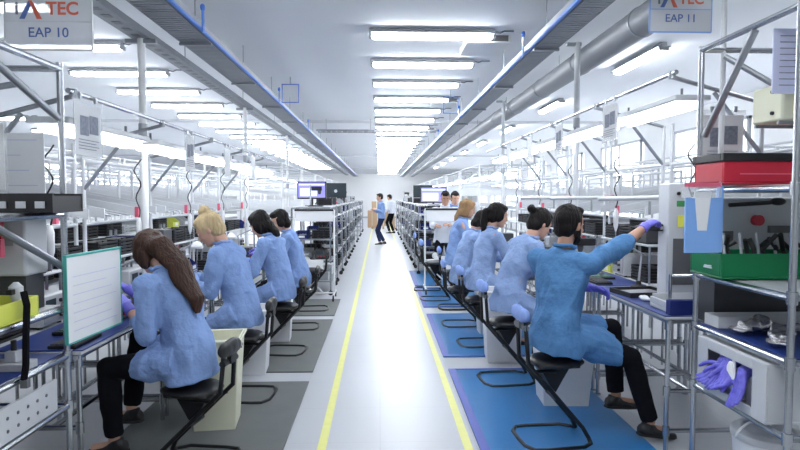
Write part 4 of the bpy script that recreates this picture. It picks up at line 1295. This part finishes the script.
# ------------------------------------------------------------------ further bench rows on the left: tall tubular frames
def frame_bay(x, y, label, group, L=2.3):
    t = thing('tubular_bench', label, 'bench frame', (x, y, 0), 0, group)
    D = 1.25
    for px_, py_ in ((0, 0), (0, L), (D, 0), (D, L)):
        MB().tube((px_, py_, 0), (px_, py_, 2.16), .016, 8).build('post', 'white_metal', t)
    q = MB()
    for z in (2.15, 1.86):
        q.tube((0, 0, z), (0, L, z), .013, 8); q.tube((D, 0, z), (D, L, z), .013, 8)
    for yy in (0, L / 2, L): q.tube((0, yy, 2.15), (D, yy, 2.15), .012, 8); q.tube((0, yy, 1.86), (D, yy, 1.92), .012, 8)
    for yy in (.02, L - .02): q.tube((0, yy, 1.75), (.35, yy, 2.14), .012, 8)
    q.split('rail', 'pale_metal', t)
    MB().box((-.03, .01, .80), (D + .03, L - .01, .83)).build('tabletop', 'pale_metal', t)
    for k in range(2):
        z = 1.32 + .3 * k
        q = MB()
        for yy in (.05, .6, 1.15, 1.7, 2.22):
            q.add([(0.05, yy, z + .14), (D - .05, yy, z), (D - .05, yy, z + .05), (.05, yy, z + .19), (0.05, yy + .02, z + .14), (D - .05, yy + .02, z), (D - .05, yy + .02, z + .05), (.05, yy + .02, z + .19)],
                  [(0, 1, 2, 3), (7, 6, 5, 4), (0, 4, 5, 1), (1, 5, 6, 2), (2, 6, 7, 3), (3, 7, 4, 0)])
        q.split('flow_rail', 'pale_metal', t)
    MB().box((.46, .1, 2.03), (.62, L - .1, 2.05)).build('lamp_hood', 'pale_metal', t)
    q = MB(); q.tube((.50, .15, 2.008), (.50, L - .15, 2.008), .018, 8); q.tube((.58, .15, 2.008), (.58, L - .15, 2.008), .018, 8)
    q.split('lamp_tube', 'task_light', t)
    q = MB(); q.tube((.54, .3, 2.051), (.54, .3, 2.15), .007, 6); q.tube((.54, L - .3, 2.051), (.54, L - .3, 2.15), .007, 6)
    q.split('lamp_hanger', 'steel', t)
    return t


fb = None
for r_, x in enumerate((-5.0, -7.1, -9.2, -11.3)):
    for i in range(9 if r_ < 2 else 7):
        y = 3.8 + i * 2.45 + r_ * .8
        lab = '%s tall tubular bench frame of the %s row beyond the left benches' % (ORD[i], ['first', 'second', 'third', 'last'][r_])
        if fb is None: fb = frame_bay(x, y, lab, 'tall bench frames of the far left rows')
        else: copy_tree(fb, lab, (x, y, 0))
        if r_ < 2 and i < 6:
            for q in range(4):
                put(rnd.choice(['trays', 'bin_blue', 'instrument', 'bin_pink', 'bin_grey', 'pale_trays']), (x + 1.0, y + .3 + .5 * q, .8305), R(90), '%s on the %s frame table, %s far left row' % (['nearest', 'second', 'third', 'farthest'][q], ORD[i], ['first', 'second'][r_]))
fb2 = None
for i in range(6):
    lab = '%s tall tubular bench frame between the right benches and the window wall' % ORD[i]
    copy_tree(fb, lab, (4.1, 3.4 + i * 3.0 + .6, 0), group='tall bench frames near the window wall')
# rows beyond the five detailed stations on both sides (behind the aisle racks)
for s in (-1, 1):
    for i in range(7):
        lab = '%s tall tubular bench frame behind the aisle racks on the %s' % (ORD[i], 'left' if s < 0 else 'right')
        copy_tree(fb, lab, (-2.85 if s < 0 else 1.72, 9.6 + 2.5 * i + (.0 if s < 0 else .4), 0), group='tall bench frames behind the aisle racks')

# equipment boxes under benches at left (dark canisters seen between legs)
# ------------------------------------------------------------------ nearest supply racks (one each side)
def near_rack(s, label, y0, y1, shelves, top, posts_top):
    e = EDGE[s] + (0.0); t = thing('supply_rack', label, 'rack', (e, y0, 0))
    L = y1 - y0; D = .70; X = lambda x: s * x; r = .0155
    for x, y in ((0, 0), (0, L), (D, 0), (D, L)):
        p = MB().tube((X(x), y, 0), (X(x), y, posts_top), r, 12)
        for z, _ in shelves: p.tube((X(x), y, z - .045), (X(x), y, z + .01), .0225, 12)
        p.tube((X(x), y, 0), (X(x), y, .015), .028, 12)
        p.build('post', 'chrome', t)
    for z, deck in shelves:
        q = MB()
        q.tube((X(0), 0, z - .018), (X(0), L, z - .018), r, 10); q.tube((X(D), 0, z - .018), (X(D), L, z - .018), r, 10)
        for y in (0, L): q.tube((X(0), y, z - .018), (X(D), y, z - .018), r, 10)
        q.split('shelf_rail', 'chrome', t)
        if deck:
            a, b = sorted((X(.018), X(D - .018)))
            MB().box((a, .018, z - .006), (b, L - .018, z)).build('shelf_board', deck, t)
    q = MB(); q.tube((X(0), 0, top), (X(0), L, top), r, 10); q.tube((X(0), 0, top), (X(D), 0, top), r, 10); q.tube((X(0), L, top), (X(D), L, top), r, 10); q.tube((X(D), 0, top), (X(D), L, top), r, 10)
    q.split('top_rail', 'chrome', t)
    return t


nl = near_rack(-1, 'chrome tubular supply rack at the left picture edge', 1.85, 2.90, [(.14, 'steel'), (.58, None), (.83, 'esd'), (1.07, 'grey_metal'), (1.53, 'grey_metal')], 2.22, 2.25)
q = MB(); q.tube((0, .42, 2.20), (0, 1.02, 1.98), .017, 10); q.tube((0, .40, 1.54), (0, 1.03, 1.26), .017, 10); q.tube((-.1, .9, 2.12), (-.5, .7, 2.0), .015, 10)
q.split('brace', 'steel', nl)
nr = near_rack(1, 'chrome tubular supply rack at the right picture edge', 2.40, 3.15, [(.10, 'steel'), (.57, None), (.90, 'esd'), (1.185, 'grey_metal'), (1.655, 'grey_metal')], 2.40, 2.42)
q = MB(); q.tube((0, .30, 2.38), (0, .70, 1.93), .018, 10); q.tube((.04, .6, 2.33), (.20, .45, 2.16), .015, 10)
q.split('brace', 'steel', nr)
q = MB(); q.tube((.12, .75, 1.75), (.12, .75, 2.95), .014, 10); q.split('riser_pole', 'pale_metal', nr)
q = MB(); q.tube((-.32, 1.05, 1.55), (-.32, 1.05, 2.85), .016, 10)
q.split('riser_pole', 'pale_metal', nl)


# hanging bay signs
def bay_sign(label, loc, w, number):
    t = thing('bay_sign', label, 'sign', loc, 0, 'hanging bay number signs')
    h = .27
    MB().box((-w / 2, -.004, 0), (w / 2, .004, h)).build('panel', 'sign_panel', t)
    e = MB()
    for a, b in (((-w / 2 - .004, -.006, -.004), (w / 2 + .004, .006, 0.003)), ((-w / 2 - .006, -.006, .003), (-w / 2, .006, h)), ((w / 2, -.006, .003), (w / 2 + .006, .006, h)), ((-w / 2, -.0055, .136), (w / 2, -.0042, .141))):
        e.box(a, b)
    e.build('edge', 'cyan_file' if number == '11' else 'light_plastic', t)
    tx = (R(90), 0, 0)
    text('lettering', 'EAP ' + number, .068, 'print_blue', t, (0.0, -.0055, .082), tx, bold=.0004)
    text('logo_letter', 'i', .090, 'print_grey', t, (-w * .36, -.0055, .200), tx, bold=.002)
    text('logo_letter', 'TEC', .088, 'print_red', t, (w * .17, -.0055, .200), tx, bold=.002)
    a = MB(); z = .150; x = -w * .20
    a.add([(x - .055, -.0075, z), (x - .03, -.0075, z), (x + .002, -.0075, z + .065), (x - .008, -.0075, z + .09), (x - .055, -.0045, z), (x - .03, -.0045, z), (x + .002, -.0045, z + .065), (x - .008, -.0045, z + .09)],
          [(0, 1, 2, 3), (7, 6, 5, 4), (0, 4, 5, 1), (1, 5, 6, 2), (2, 6, 7, 3), (3, 7, 4, 0)])
    a.build('logo_stroke', 'print_blue', t)
    a = MB()
    a.add([(x + .03, -.0075, z), (x + .055, -.0075, z), (x + .008, -.0075, z + .09), (x - .008, -.0075, z + .09), (x + .03, -.0045, z), (x + .055, -.0045, z), (x + .008, -.0045, z + .09), (x - .008, -.0045, z + .09)],
          [(0, 1, 2, 3), (7, 6, 5, 4), (0, 4, 5, 1), (1, 5, 6, 2), (2, 6, 7, 3), (3, 7, 4, 0)])
    a.build('logo_stroke', 'print_red', t)
    c = MB()
    for sx in (-.36, -.18): c.tube((sx * w, 0, h), (sx * w, 0, Z_C - loc[2]), .003, 6)
    c.split('hanging_wire', 'steel', t)
    return t


bay_sign('hanging bay sign reading EAP 10', (-1.65, 3.0, 2.335), .42, '10')
bay_sign('hanging bay sign reading EAP 11', (1.88, 3.62, 2.63), .385, '11')


def doc(label, loc, rz, w, h, m='paper', group=None, lines=6, tilt=0):
    t = thing('document_sheet', label, 'document', loc, rz, group)
    t.rotation_euler = (tilt, 0, rz)
    MB().box((-w / 2, -.003, 0), (w / 2, .003, h)).build('sheet', m, t)
    q = MB()
    for k in range(lines):
        z = h * (.12 + .76 * k / max(lines - 1, 1)); q.box((-w * .40, -.0045, z), (w * (.40 - .12 * (k % 3)), -.0032, z + .004))
    q.build('printed_line', 'lilac_paper' if m == 'paper' else 'print_grey', t)
    return t


# ---------------- left rack contents
eL = EDGE[-1]
t = thing('display_board', 'white document board with teal edge standing beside the nearest left post', 'board', (-1.503, 3.095, .885), R(90 - 4))
MB().box((-.25, -.006, 0), (.25, .006, .42)).build('board_sheet', 'paper', t)
q = MB(); q.box((-.255, -.009, .42), (.255, .009, .432)); q.box((-.256, -.009, -.005), (-.25, .009, .42)); q.box((.25, -.009, -.005), (.258, .009, .42)); q.box((-.25, -.009, -.008), (.25, .009, 0))
q.build('edge_strip', 'teal_edge', t)
q = MB()
for k in range(7): q.box((-.20, -.008, .05 + .045 * k), (.2 - .05 * (k % 3), -.0062, .0525 + .045 * k))
q.build('printed_line', 'lilac_paper', t)

t = thing('tray_box', 'long black slotted tray on the top shelf of the left rack', 'tray', (-1.60, 2.72, 1.5305))
q = MB(); q.box((-.5, -.13, 0), (.17, .13, .012))
for yy in (-.13, .118): q.box((-.5, yy, .0121), (.17, yy + .012, .085))
for k in range(9): q.box((-.5 + k * .0825, -.118, .0121), (-.492 + k * .0825, .118, .075))
q.build('tray_body', 'black', t)
q = MB()
for k in range(8): q.box((-.48 + k * .0825, -.138, .02), (-.44 + k * .0825, -.1305, .05))
q.build('slot', 'light_plastic', t)
t = thing('test_machine', 'grey machine with ventilation grille on the left rack, behind the diagonal tube', 'machine', (-1.77, 2.73, 1.24))
MB().box((-.22, -.06, -.0), (.17, .12, .27)).build('housing', 'light_plastic', t, .012)
q = MB()
for k in range(7): q.box((-.17, -.064, .05 + .013 * k), (-.02, -.0605, .056 + .013 * k))
q.build('grille', 'dark_steel', t)
q = MB(); q.box((-.2, -.03, -.169), (.15, .11, -.001)); q.build('pedestal', 'dark_grey', t)
q = MB(); q.box((.05, -.066, .14), (.12, -.0605, .2)); q.build('control_panel', 'grey_plastic', t)
t = thing('folder', 'red and pink folder hanging at the left picture edge', 'folder', (-1.735, 2.60, 1.335))
MB().box((-.18, -.012, .08), (.08, .012, .18)).build('cover', 'red', t)
MB().box((-.18, -.012, 0), (.08, .012, .079)).build('lower_pocket', 'pink', t)
t = thing('yellow_tray', 'lime yellow parts tray on the left rack', 'tray', (-1.66, 2.48, 1.0705))
q = MB(); q.box((-.2, -.16, 0), (.13, .16, .008)); q.box((-.2, -.16, .0081), (.13, -.15, .09)); q.box((-.2, .15, .0081), (.13, .16, .09)); q.box((.12, -.149, .0081), (.13, .149, .09)); q.box((-.2, -.149, .0081), (-.19, .149, .09))
q.build('tray_body', 'lime', t, .004)
MB().box((.03, -.17, .02), (.10, -.1605, .08)).build('label_card', 'cream_plastic', t)
for i, (x, y, z, h, rz_) in enumerate(((-1.58, 2.40, 1.08, .17, 0), (-1.67, 2.50, 1.08, .15, 0), (-1.77, 2.44, 1.08, .19, 0), (-1.58, 2.56, 1.08, .13, 0))):
    t = thing('hand_tool', ['white handheld tool nearest the post in the lime tray', 'pale handheld tool standing in the middle of the lime tray', 'tall pale handheld tool at the picture edge in the lime tray', 'short handheld tool at the back of the lime tray'][i], 'hand tool', (x, y, z), R(rz_), 'handheld tools in the lime tray')
    MB().lathe([(.012, 0), (.022, .03), (.018, h * .6), (.028, h * .75), (.028, h), (.01, h + .02)], n=12).build('tool_body', 'white_plastic' if i % 2 == 0 else 'light_plastic', t)
    MB().box((-.012, -.05, h * .78), (.012, -.02, h * .95)).build('nozzle', 'black', t)
t = thing('strap', 'black strap hanging down in front of the left rack', 'strap', (-1.512, 2.50, .80))
MB().path([(0, 0, .40), (.012, 0, .34), (.004, 0, .2), (.0, 0, .08), (-.01, 0, .02)], .014, 8).build('webbing', 'black_cloth', t)
MB().box((-.02, -.012, -.015), (.01, .012, .02)).build('buckle', 'dark_steel', t)
t = thing('spray_can', 'red and yellow canister lying on the left rack mat', 'canister', (-1.64, 2.36, .8305))
MB().lathe([(.04, 0), (.045, .01), (.045, .09), (.03, .11), (.012, .115)], n=18).build('can_body', 'red', t)
MB().lathe([(.0455, .015), (.0455, .04)], n=18).build('label_band', 'yellow', t)
MB().lathe([(.014, .1155), (.016, .13), (.01, .15)], n=12).build('cap', 'black', t)
t = thing('clamp_block', 'grey metal clamp block on the left rack mat', 'clamp', (-1.68, 2.62, .8305))
MB().box((-.1, -.05, 0), (.12, .05, .035)).build('base', 'grey_metal', t, .004)
MB().box((.02, -.03, .0355), (.07, .03, .085)).build('jaw', 'grey_metal', t, .004)
MB().tube((.045, 0, .0855), (.045, 0, .13), .012, 10).build('knob', 'black', t)
t = thing('perforated_bracket', 'perforated grey steel plate clamped low on the left rack', 'bracket plate', (-1.545, 2.42, .585))
MB().box((-.006, -.28, 0), (.006, .36, .15)).build('plate', 'pale_metal', t)
q = MB()
for a in range(8):
    for b in range(2): q.tube((.0062, -.22 + a * .07, .045 + b * .055), (.0085, -.22 + a * .07, .045 + b * .055), .008, 8)
q.build('hole', 'dark_steel', t)
for i, (x, y, r_, h) in enumerate(((-1.72, 2.35, .085, .34), (-1.86, 2.68, .075, .3))):
    t = thing('canister', ['dark grey canister on the bottom shelf of the left rack', 'smaller canister behind the dark grey one, left rack'][i], 'canister', (x, y, .1405), 0)
    MB().lathe([(r_ * .95, 0), (r_, .02), (r_, h - .03), (r_ * .9, h)], n=22).build('can_body', 'dark_steel', t)
    MB().lathe([(r_ * .92, h + .0005), (r_ * .92, h + .02), (r_ * .3, h + .03)], n=22).build('lid', 'grey_plastic', t)
    q = MB()
    for k in range(3): q.lathe([(r_ * 1.01, .06 + k * .09), (r_ * 1.01, .066 + k * .09)], n=22)
    q.build('band', 'steel', t)
hung_sheet('white plastic sleeve with two photo prints hung high on the left rack', (-1.95, 2.85, 1.98), 0, .34, .36, True)
doc('large white printed sheet behind the top tray of the left rack', (-1.86, 3.0, 1.62), 0, .34, .30, 'paper', None, 4)
# nearest left lamp above the rack
t = thing('hanging_lamp', 'long bench lamp under a grey hood at the left picture edge', 'lamp', (-2.62, 2.4, 1.93))
MB().box((-.1, -.9, .03), (.35, .5, .06)).build('hood', 'light_plastic', t, .01)
q = MB(); q.tube((.05, -.85, .012), (.05, .45, .012), .018, 10); q.tube((.22, -.85, .012), (.22, .45, .012), .018, 10)
q.split('lamp_tube', 'task_light', t)
q = MB(); q.tube((.12, -.4, .0605), (.12, -.4, Z_C - 1.93), .006, 6); q.tube((.12, .4, .0605), (.12, .4, Z_C - 1.93), .006, 6)
q.split('hanger', 'steel', t)

# ---------------- right rack contents
eR = EDGE[1]


def crate(name, label, loc, w, d, h, m, top, cat='crate'):
    t = thing(name, label, cat, loc)
    q = MB()
    q.box((0, 0, 0), (w, d, .012)); q.box((0, 0, .0121), (w, .012, h)); q.box((0, d - .012, .0121), (w, d, h)); q.box((0, .0121, .0121), (.012, d - .0121, h)); q.box((w - .012, .0121, .0121), (w, d - .0121, h))
    q.build('crate_body', m, t, .005)
    return t


t = crate('parts_crate', 'red crate with black rim on the top shelf of the right rack', (1.69, 2.80, 1.6605), .78, .27, .115, 'red', 'black')
q = MB(); w, d = .78, .27
for a, b in (((-.008, -.008, .1155), (w + .008, .02, .155)), ((-.008, d - .02, .1155), (w + .008, d + .008, .155)), ((-.008, .0201, .1155), (.02, d - .0201, .155)), ((w - .02, .0201, .1155), (w + .008, d - .0201, .155))): q.box(a, b)
q.build('rim', 'black', t, .004)
q = MB(); q.box((.08, -.004, .05), (.74, -.0005, .056)); q.build('groove', 'pink', t)
t = crate('parts_crate', 'green crate with small white lettering on the right rack', (1.69, 2.80, 1.1905), .78, .29, .125, 'green', 'green')
MB().box((-.006, .08, .045), (-.0005, .15, .052)).box((-.006, .085, .054), (-.0005, .105, .062)).box((-.006, .11, .054), (-.0005, .145, .060)).build('lettering', 'white_plastic', t)
q = MB(); q.box((-.006, -.006, .115), (.786, .0, .128)); q.build('rim', 'green', t)
t = thing('tool_pile', 'dark hand tools piled inside the green crate', 'tools', (1.95, 2.94, 1.22)); r_ = random.Random(11)
q = MB()
for k in range(14):
    x = -.2 + k * .045; q.path([(x, -.06 + r_.random() * .08, .02), (x + r_.uniform(-.02, .02), r_.uniform(-.04, .04), .09 + r_.random() * .03), (x + r_.uniform(-.05, .05), r_.uniform(-.06, .06), .14 + r_.random() * .05)], .012, 8)
q.split('dark_handle', 'black', t)
q = MB()
for k in range(6): q.tube((-.18 + k * .09, -.03, .08), (-.16 + k * .09, .02, .19), .008, 8)
q.split('steel_shaft', 'steel', t)
t = thing('document_holder', 'pale blue hanging document holder with red top edge on the right rack', 'document holder', (1.60, 2.80, 1.325))
MB().box((-.10, -.006, 0), (.07, .006, .27)).build('front_sheet', 'cyan_file', t)
MB().box((-.115, -.010, .271), (.075, .006, .345)).build('top_band', 'sleeve', t)
MB().box((-.11, -.011, .325), (.07, -.0101, .345)).build('red_strip', 'pink', t)
q = MB(); q.add([(-.04, -.0095, .11), (.005, -.0095, .11), (.025, -.0095, .30), (-.06, -.0095, .30), (-.04, -.0065, .11), (.005, -.0065, .11), (.025, -.0065, .30), (-.06, -.0065, .30)], [(0, 1, 2, 3), (7, 6, 5, 4), (0, 4, 5, 1), (1, 5, 6, 2), (2, 6, 7, 3), (3, 7, 4, 0)])
q.build('white_card', 'paper', t)
q = MB(); q.box((.072, .008, .0), (.078, .03, .34)); q.box((.08, .012, .0), (.098, .035, .33)); q.split('back_sheet', 'cyan_file', t)
MB().tube((.08, .02, .345), (.16, .02, .345), .006, 8).build('hook', 'steel', t)
t = thing('label_printer', 'cream box with yellow label high on the right rack', 'machine', (1.86, 2.64, 1.955))
MB().box((0, 0, 0), (.30, .22, .175)).build('housing', 'cream_plastic', t, .012)
MB().box((.05, -.004, .03), (.26, -.0005, .12)).build('yellow_label', 'yellow', t)
q = MB()
for z in (.04, .14): q.tube((-.002, .06, z), (-.012, .06, z), .009, 10)
q.split('screw_head', 'black', t)
q = MB(); q.box((.0, .02, -.015), (.3, .035, -.0005)); q.box((.0, .185, -.015), (.6, .2, -.0005)); q.split('support_bar', 'steel', t)
doc('bluish printed notice hung at the top right of the right rack', (1.93, 2.60, 2.07), 0, .30, .29, 'lilac_paper', None, 9)
hung_sheet('clear sleeve with printed diagram behind the nearest right post', (1.98, 3.3, 2.10), R(0), .26, .34, True)
t = thing('test_machine', 'grey machine with red knob on the right rack above the green crate', 'machine', (2.05, 3.17, 1.30))
MB().box((-.2, 0, 0), (.45, .23, .30)).build('housing', 'light_plastic', t, .012)
q = MB(); q.tube((.05, -.035, .17), (.05, -.001, .17), .030, 16); q.build('red_knob', 'red', t)
q = MB(); q.box((.12, -.02, .10), (.24, -.0005, .14)); q.box((-.16, -.01, .04), (-.08, -.0005, .11)); q.build('panel', 'grille', t)
q = MB(); q.tube((-.12, -.03, .255), (.1, -.05, .27), .012, 10); q.ell((.14, -.05, .275), (.045, .025, .022)); q.build('lever', 'black', t)
q = MB(); q.box((-.15, .04, -.425), (.4, .2, -.0005)); q.build('pedestal', 'dark_grey', t)
t = thing('glove_dispenser', 'grey box dispenser with purple gloves hanging out on the right rack', 'glove dispenser', (1.735, 2.50, .5755))
W_, H_ = .56, .275
q = MB()
def fr_(x0, y0, z0, x1, y1, z1): q.box((x0, y0, z0), (x1, y1, z1))
fr_(-.0, 0, 0, .16, W_, .012); fr_(0, 0, H_ - .012, .16, W_, H_); fr_(0, 0, .0121, .16, .012, H_ - .0121); fr_(0, W_ - .012, .0121, .16, W_, H_ - .0121); fr_(.15, .0121, .0121, .16, W_ - .0121, H_ - .0121)
fr_(-.008, 0, 0, -.0002, .10, H_); fr_(-.008, .465, 0, -.0002, W_, H_); fr_(-.008, .1001, 0, -.0002, .4649, .045); fr_(-.008, .1001, H_ - .05, -.0002, .4649, H_); fr_(-.008, .23, .0451, -.0002, .255, H_ - .0501)
q.build('casing', 'light_plastic', t, .003)
MB().box((.05, .27, .02), (.145, .45, .26)).build('white_carton', 'paper', t)
MB().box((.05, .11, .02), (.145, .225, .26)).build('white_carton', 'paper', t)
for (yy, zz, dy, dx, cu) in ((.32, .19, .25, -.42, .1), (.285, .20, -.15, -.5, .25), (.20, .17, -.2, -.35, .1), (.37, .17, .7, -.3, .3)):
    g = MB(); hand(g, V((.012, yy, zz)), V((dx, dy, -1)), V((0, 1, 0)), cu, (-1, 0, 0)); g.tube((.012, yy, zz), (.05, yy, zz + .03), .03, 10, .035)
    remeshed(g, 'purple_glove', 'glove', t, .0045, 1, .003, 40, seed=yy)
g = MB(); g.ell((-.012, .255, .15), (.012, .035, .07)); g.build('white_tissue', 'paper', t)
# wipe bucket
t = thing('wipe_bucket', 'white bucket of wipes with carrying handle, low on the right rack', 'bucket', (1.93, 2.77, .1005))
MB().lathe([(.13, 0), (.135, .01), (.158, .30), (.155, .301)], n=30).build('bucket_body', 'white_plastic', t)
MB().lathe([(.163, .3015), (.166, .31), (.163, .335), (.15, .345), (.12, .348), (.11, .342)], n=30).build('lid', 'light_plastic', t)
MB().path([(-.165 * math.cos(a), -.05 * math.sin(a), .31 + .12 * math.sin(a)) for a in [PI * k / 14 for k in range(15)]], .006, 8).build('handle', 'white_plastic', t)
g = MB(); g.loft([((0, 0, .34), (1, 0, 0), .02, .012), ((-.01, 0, .39), (1, 0, 0), .035, .010), ((-.03, 0, .43), (1, 0, 0), .045, .006)], 12); g.build('wipe', 'paper', t)
# foil bags
for i, (x, y, rz_) in enumerate(((1.94, 2.90, 20), (2.22, 2.84, -15), (1.92, 2.68, 50))):
    g = MB(); g.ell((0, 0, .028), (.12, .055, .026)); g.ell((.04, .01, .05), (.07, .04, .02)); g.box((-.15, -.05, .012), (-.08, .05, .018))
    root = thing('foil_bag', ['crumpled silver foil bag nearest the post on the right rack mat', 'crumpled silver foil bag lying against the first one', 'flat silver foil bag at the front of the right rack mat'][i], 'foil bag', (x, y, .912), R(rz_), 'silver foil bags')
    remeshed(g, 'bag', 'foil', root, .006, 1, .014, 22, seed=i)
t = thing('carton_tray', 'low pale cardboard tray behind the foil bags', 'tray', (1.83, 3.03, .9045))
q = MB(); q.box((-.04, -.05, 0), (.5, .08, .008)); q.box((-.04, -.05, .0081), (.5, -.044, .06)); q.box((-.04, .074, .0081), (.5, .08, .06)); q.box((-.04, -.0439, .0081), (-.034, .0739, .06))
q.build('tray_body', 'light_plastic', t)
t = thing('plastic_cup', 'white cup with red contents on the green crate shelf at the picture edge', 'cup', (2.12, 2.64, 1.1855))
MB().lathe([(.045, 0), (.052, .09), (.049, .09), (.043, .01)], n=18).build('cup_body', 'white_plastic', t)
MB().lathe([(.047, .075), (.04, .085)], n=18).build('contents', 'red', t)

# ---------------- bearded person's bench
z0 = TZ[1] + .0108
t = thing('instrument_column', 'pale instrument column with green display and yellow label between bench and right rack', 'instrument', (2.10, 3.92, TZ[1] + .0035))
MB().box((-.12, 0, 0), (.13, .14, .82)).build('column', 'light_plastic', t, .008)
MB().box((-.06, -.004, .66), (.04, -.0005, .70)).build('green_display', 'green_led', t)
MB().box((-.05, -.004, .52), (.06, -.0005, .60)).build('yellow_label', 'yellow', t)
q = MB(); q.tube((-.05, -.012, .75), (-.05, -.0005, .75), .012, 10); q.tube((.05, -.012, .75), (.05, -.0005, .75), .012, 10); q.split('button', 'black', t)
q = MB(); q.box((-.08, -.003, .12), (.1, -.0005, .44)); q.build('dark_window', 'grille', t)
t = thing('aluminium_fixture', 'silver flat fixture with raised lip on the near end of the right bench', 'fixture', (1.93, 3.62, z0))
q = MB(); q.box((-.14, -.13, 0), (.20, .14, .022)); q.box((-.14, -.13, .0221), (-.125, .14, .065)); q.box((-.1249, .126, .0221), (.2, .14, .085)); q.box((-.1249, -.13, .0221), (.2, -.118, .05))
q.build('fixture_plate', 'light_plastic', t, .004)
q = MB(); q.tube((-.05, .05, .0225), (-.05, .05, .22), .011, 10); q.tube((-.05, .05, .21), (.1, .05, .21), .011, 10); q.build('fixture_arm', 'chrome', t)
t = thing('blue_bin', 'navy blue box on the near corner of the right bench', 'box', (1.83, 3.445, z0))
q = MB(); q.box((-.07, -.01, .0), (.22, .0, .09)); q.box((-.07, .0, 0), (-.06, .03, .09)); q.box((.21, .0, 0), (.22, .03, .09)); q.box((-.07, .0301, 0), (.22, .04, .09)); q.box((-.0599, .0001, 0), (.2099, .03, .01))
q.build('box_body', 'blue_box', t, .003)
t = thing('open_tray', 'open flat black tray on the bench in front of the bearded person', 'tray', (1.93, 4.20, z0), R(8))
q = MB(); q.box((-.17, -.14, 0), (.17, .14, .01)); q.box((-.17, -.14, .0101), (.17, -.13, .035)); q.box((-.17, .13, .0101), (.17, .14, .035)); q.box((-.17, -.1299, .0101), (-.16, .1299, .035)); q.box((.16, -.1299, .0101), (.17, .1299, .035))
q.build('tray_body', 'black', t)
MB().box((-.15, -.12, .0105), (.15, .12, .016)).build('tray_liner', 'grey_plastic', t)
for i, (x, y) in enumerate(((1.87, 3.84), (1.93, 3.90), (1.84, 3.92), (1.86, 4.0))):
    t = thing('plastic_bag', ['clear crumpled bag, nearest of four', 'clear crumpled bag beside the column, second of four', 'clear crumpled bag at the bench edge, third of four', 'clear crumpled bag next to the open tray, last of four'][i] + ' on the blue bench mat', 'plastic bag', (x, y, z0 + .002), i * 1.1, 'small clear bags on the bench')
    g = MB(); g.ell((0, 0, .012), (.035, .025, .011)); g.ell((.02, .01, .014), (.02, .018, .012))
    remeshed(g, 'bag', 'paper', t, .004, 1, .006, 40, seed=i)
t = thing('torque_tool', 'black and grey tool held by the gloved hand of the bearded person', 'hand tool', (1.90, 4.05, 1.36), R(30))
MB().box((-.02, -.10, 0), (.24, .06, .05)).build('tool_body', 'black', t, .01)
MB().box((.0, -.104, .012), (.2, -.1005, .035)).build('side_plate', 'grey_plastic', t)
MB().path([(.24, 0, .03), (.30, .02, .05), (.34, .05, .0), (.36, .06, -.18)], .008, 8).build('cable', 'black', t)
# silver arm with red end over the right benches
for i, (x, y) in enumerate(((1.96, 4.36), (1.96, 5.58), (1.96, 6.80))):
    t = thing('shelf_bar', ['nearest', 'second', 'third'][i] + ' silver shelf bar with red end cap over the right benches', 'shelf bar', (x, y, 1.585), 0, 'silver bars with red ends')
    MB().tube((-.3, 0, 0), (.22, 0, .012), .018, 12).build('bar', 'pale_metal', t)
    MB().tube((.2201, 0, .012), (.32, 0, .014), .021, 12).build('red_end', 'pink', t)
    MB().tube((.1, 0, -.018), (.1, 0, -.12), .010, 8).build('mount', 'steel', t)

# ------------------------------------------------------------------ world
w = bpy.data.worlds.new('world'); scene.world = w; w.use_nodes = True
bg = w.node_tree.nodes['Background']
bg.inputs['Color'].default_value = (0.85, 0.92, 1.0, 1); bg.inputs['Strength'].default_value = 0.3
EXPOSURE = 1.52
scene.view_settings.exposure = EXPOSURE
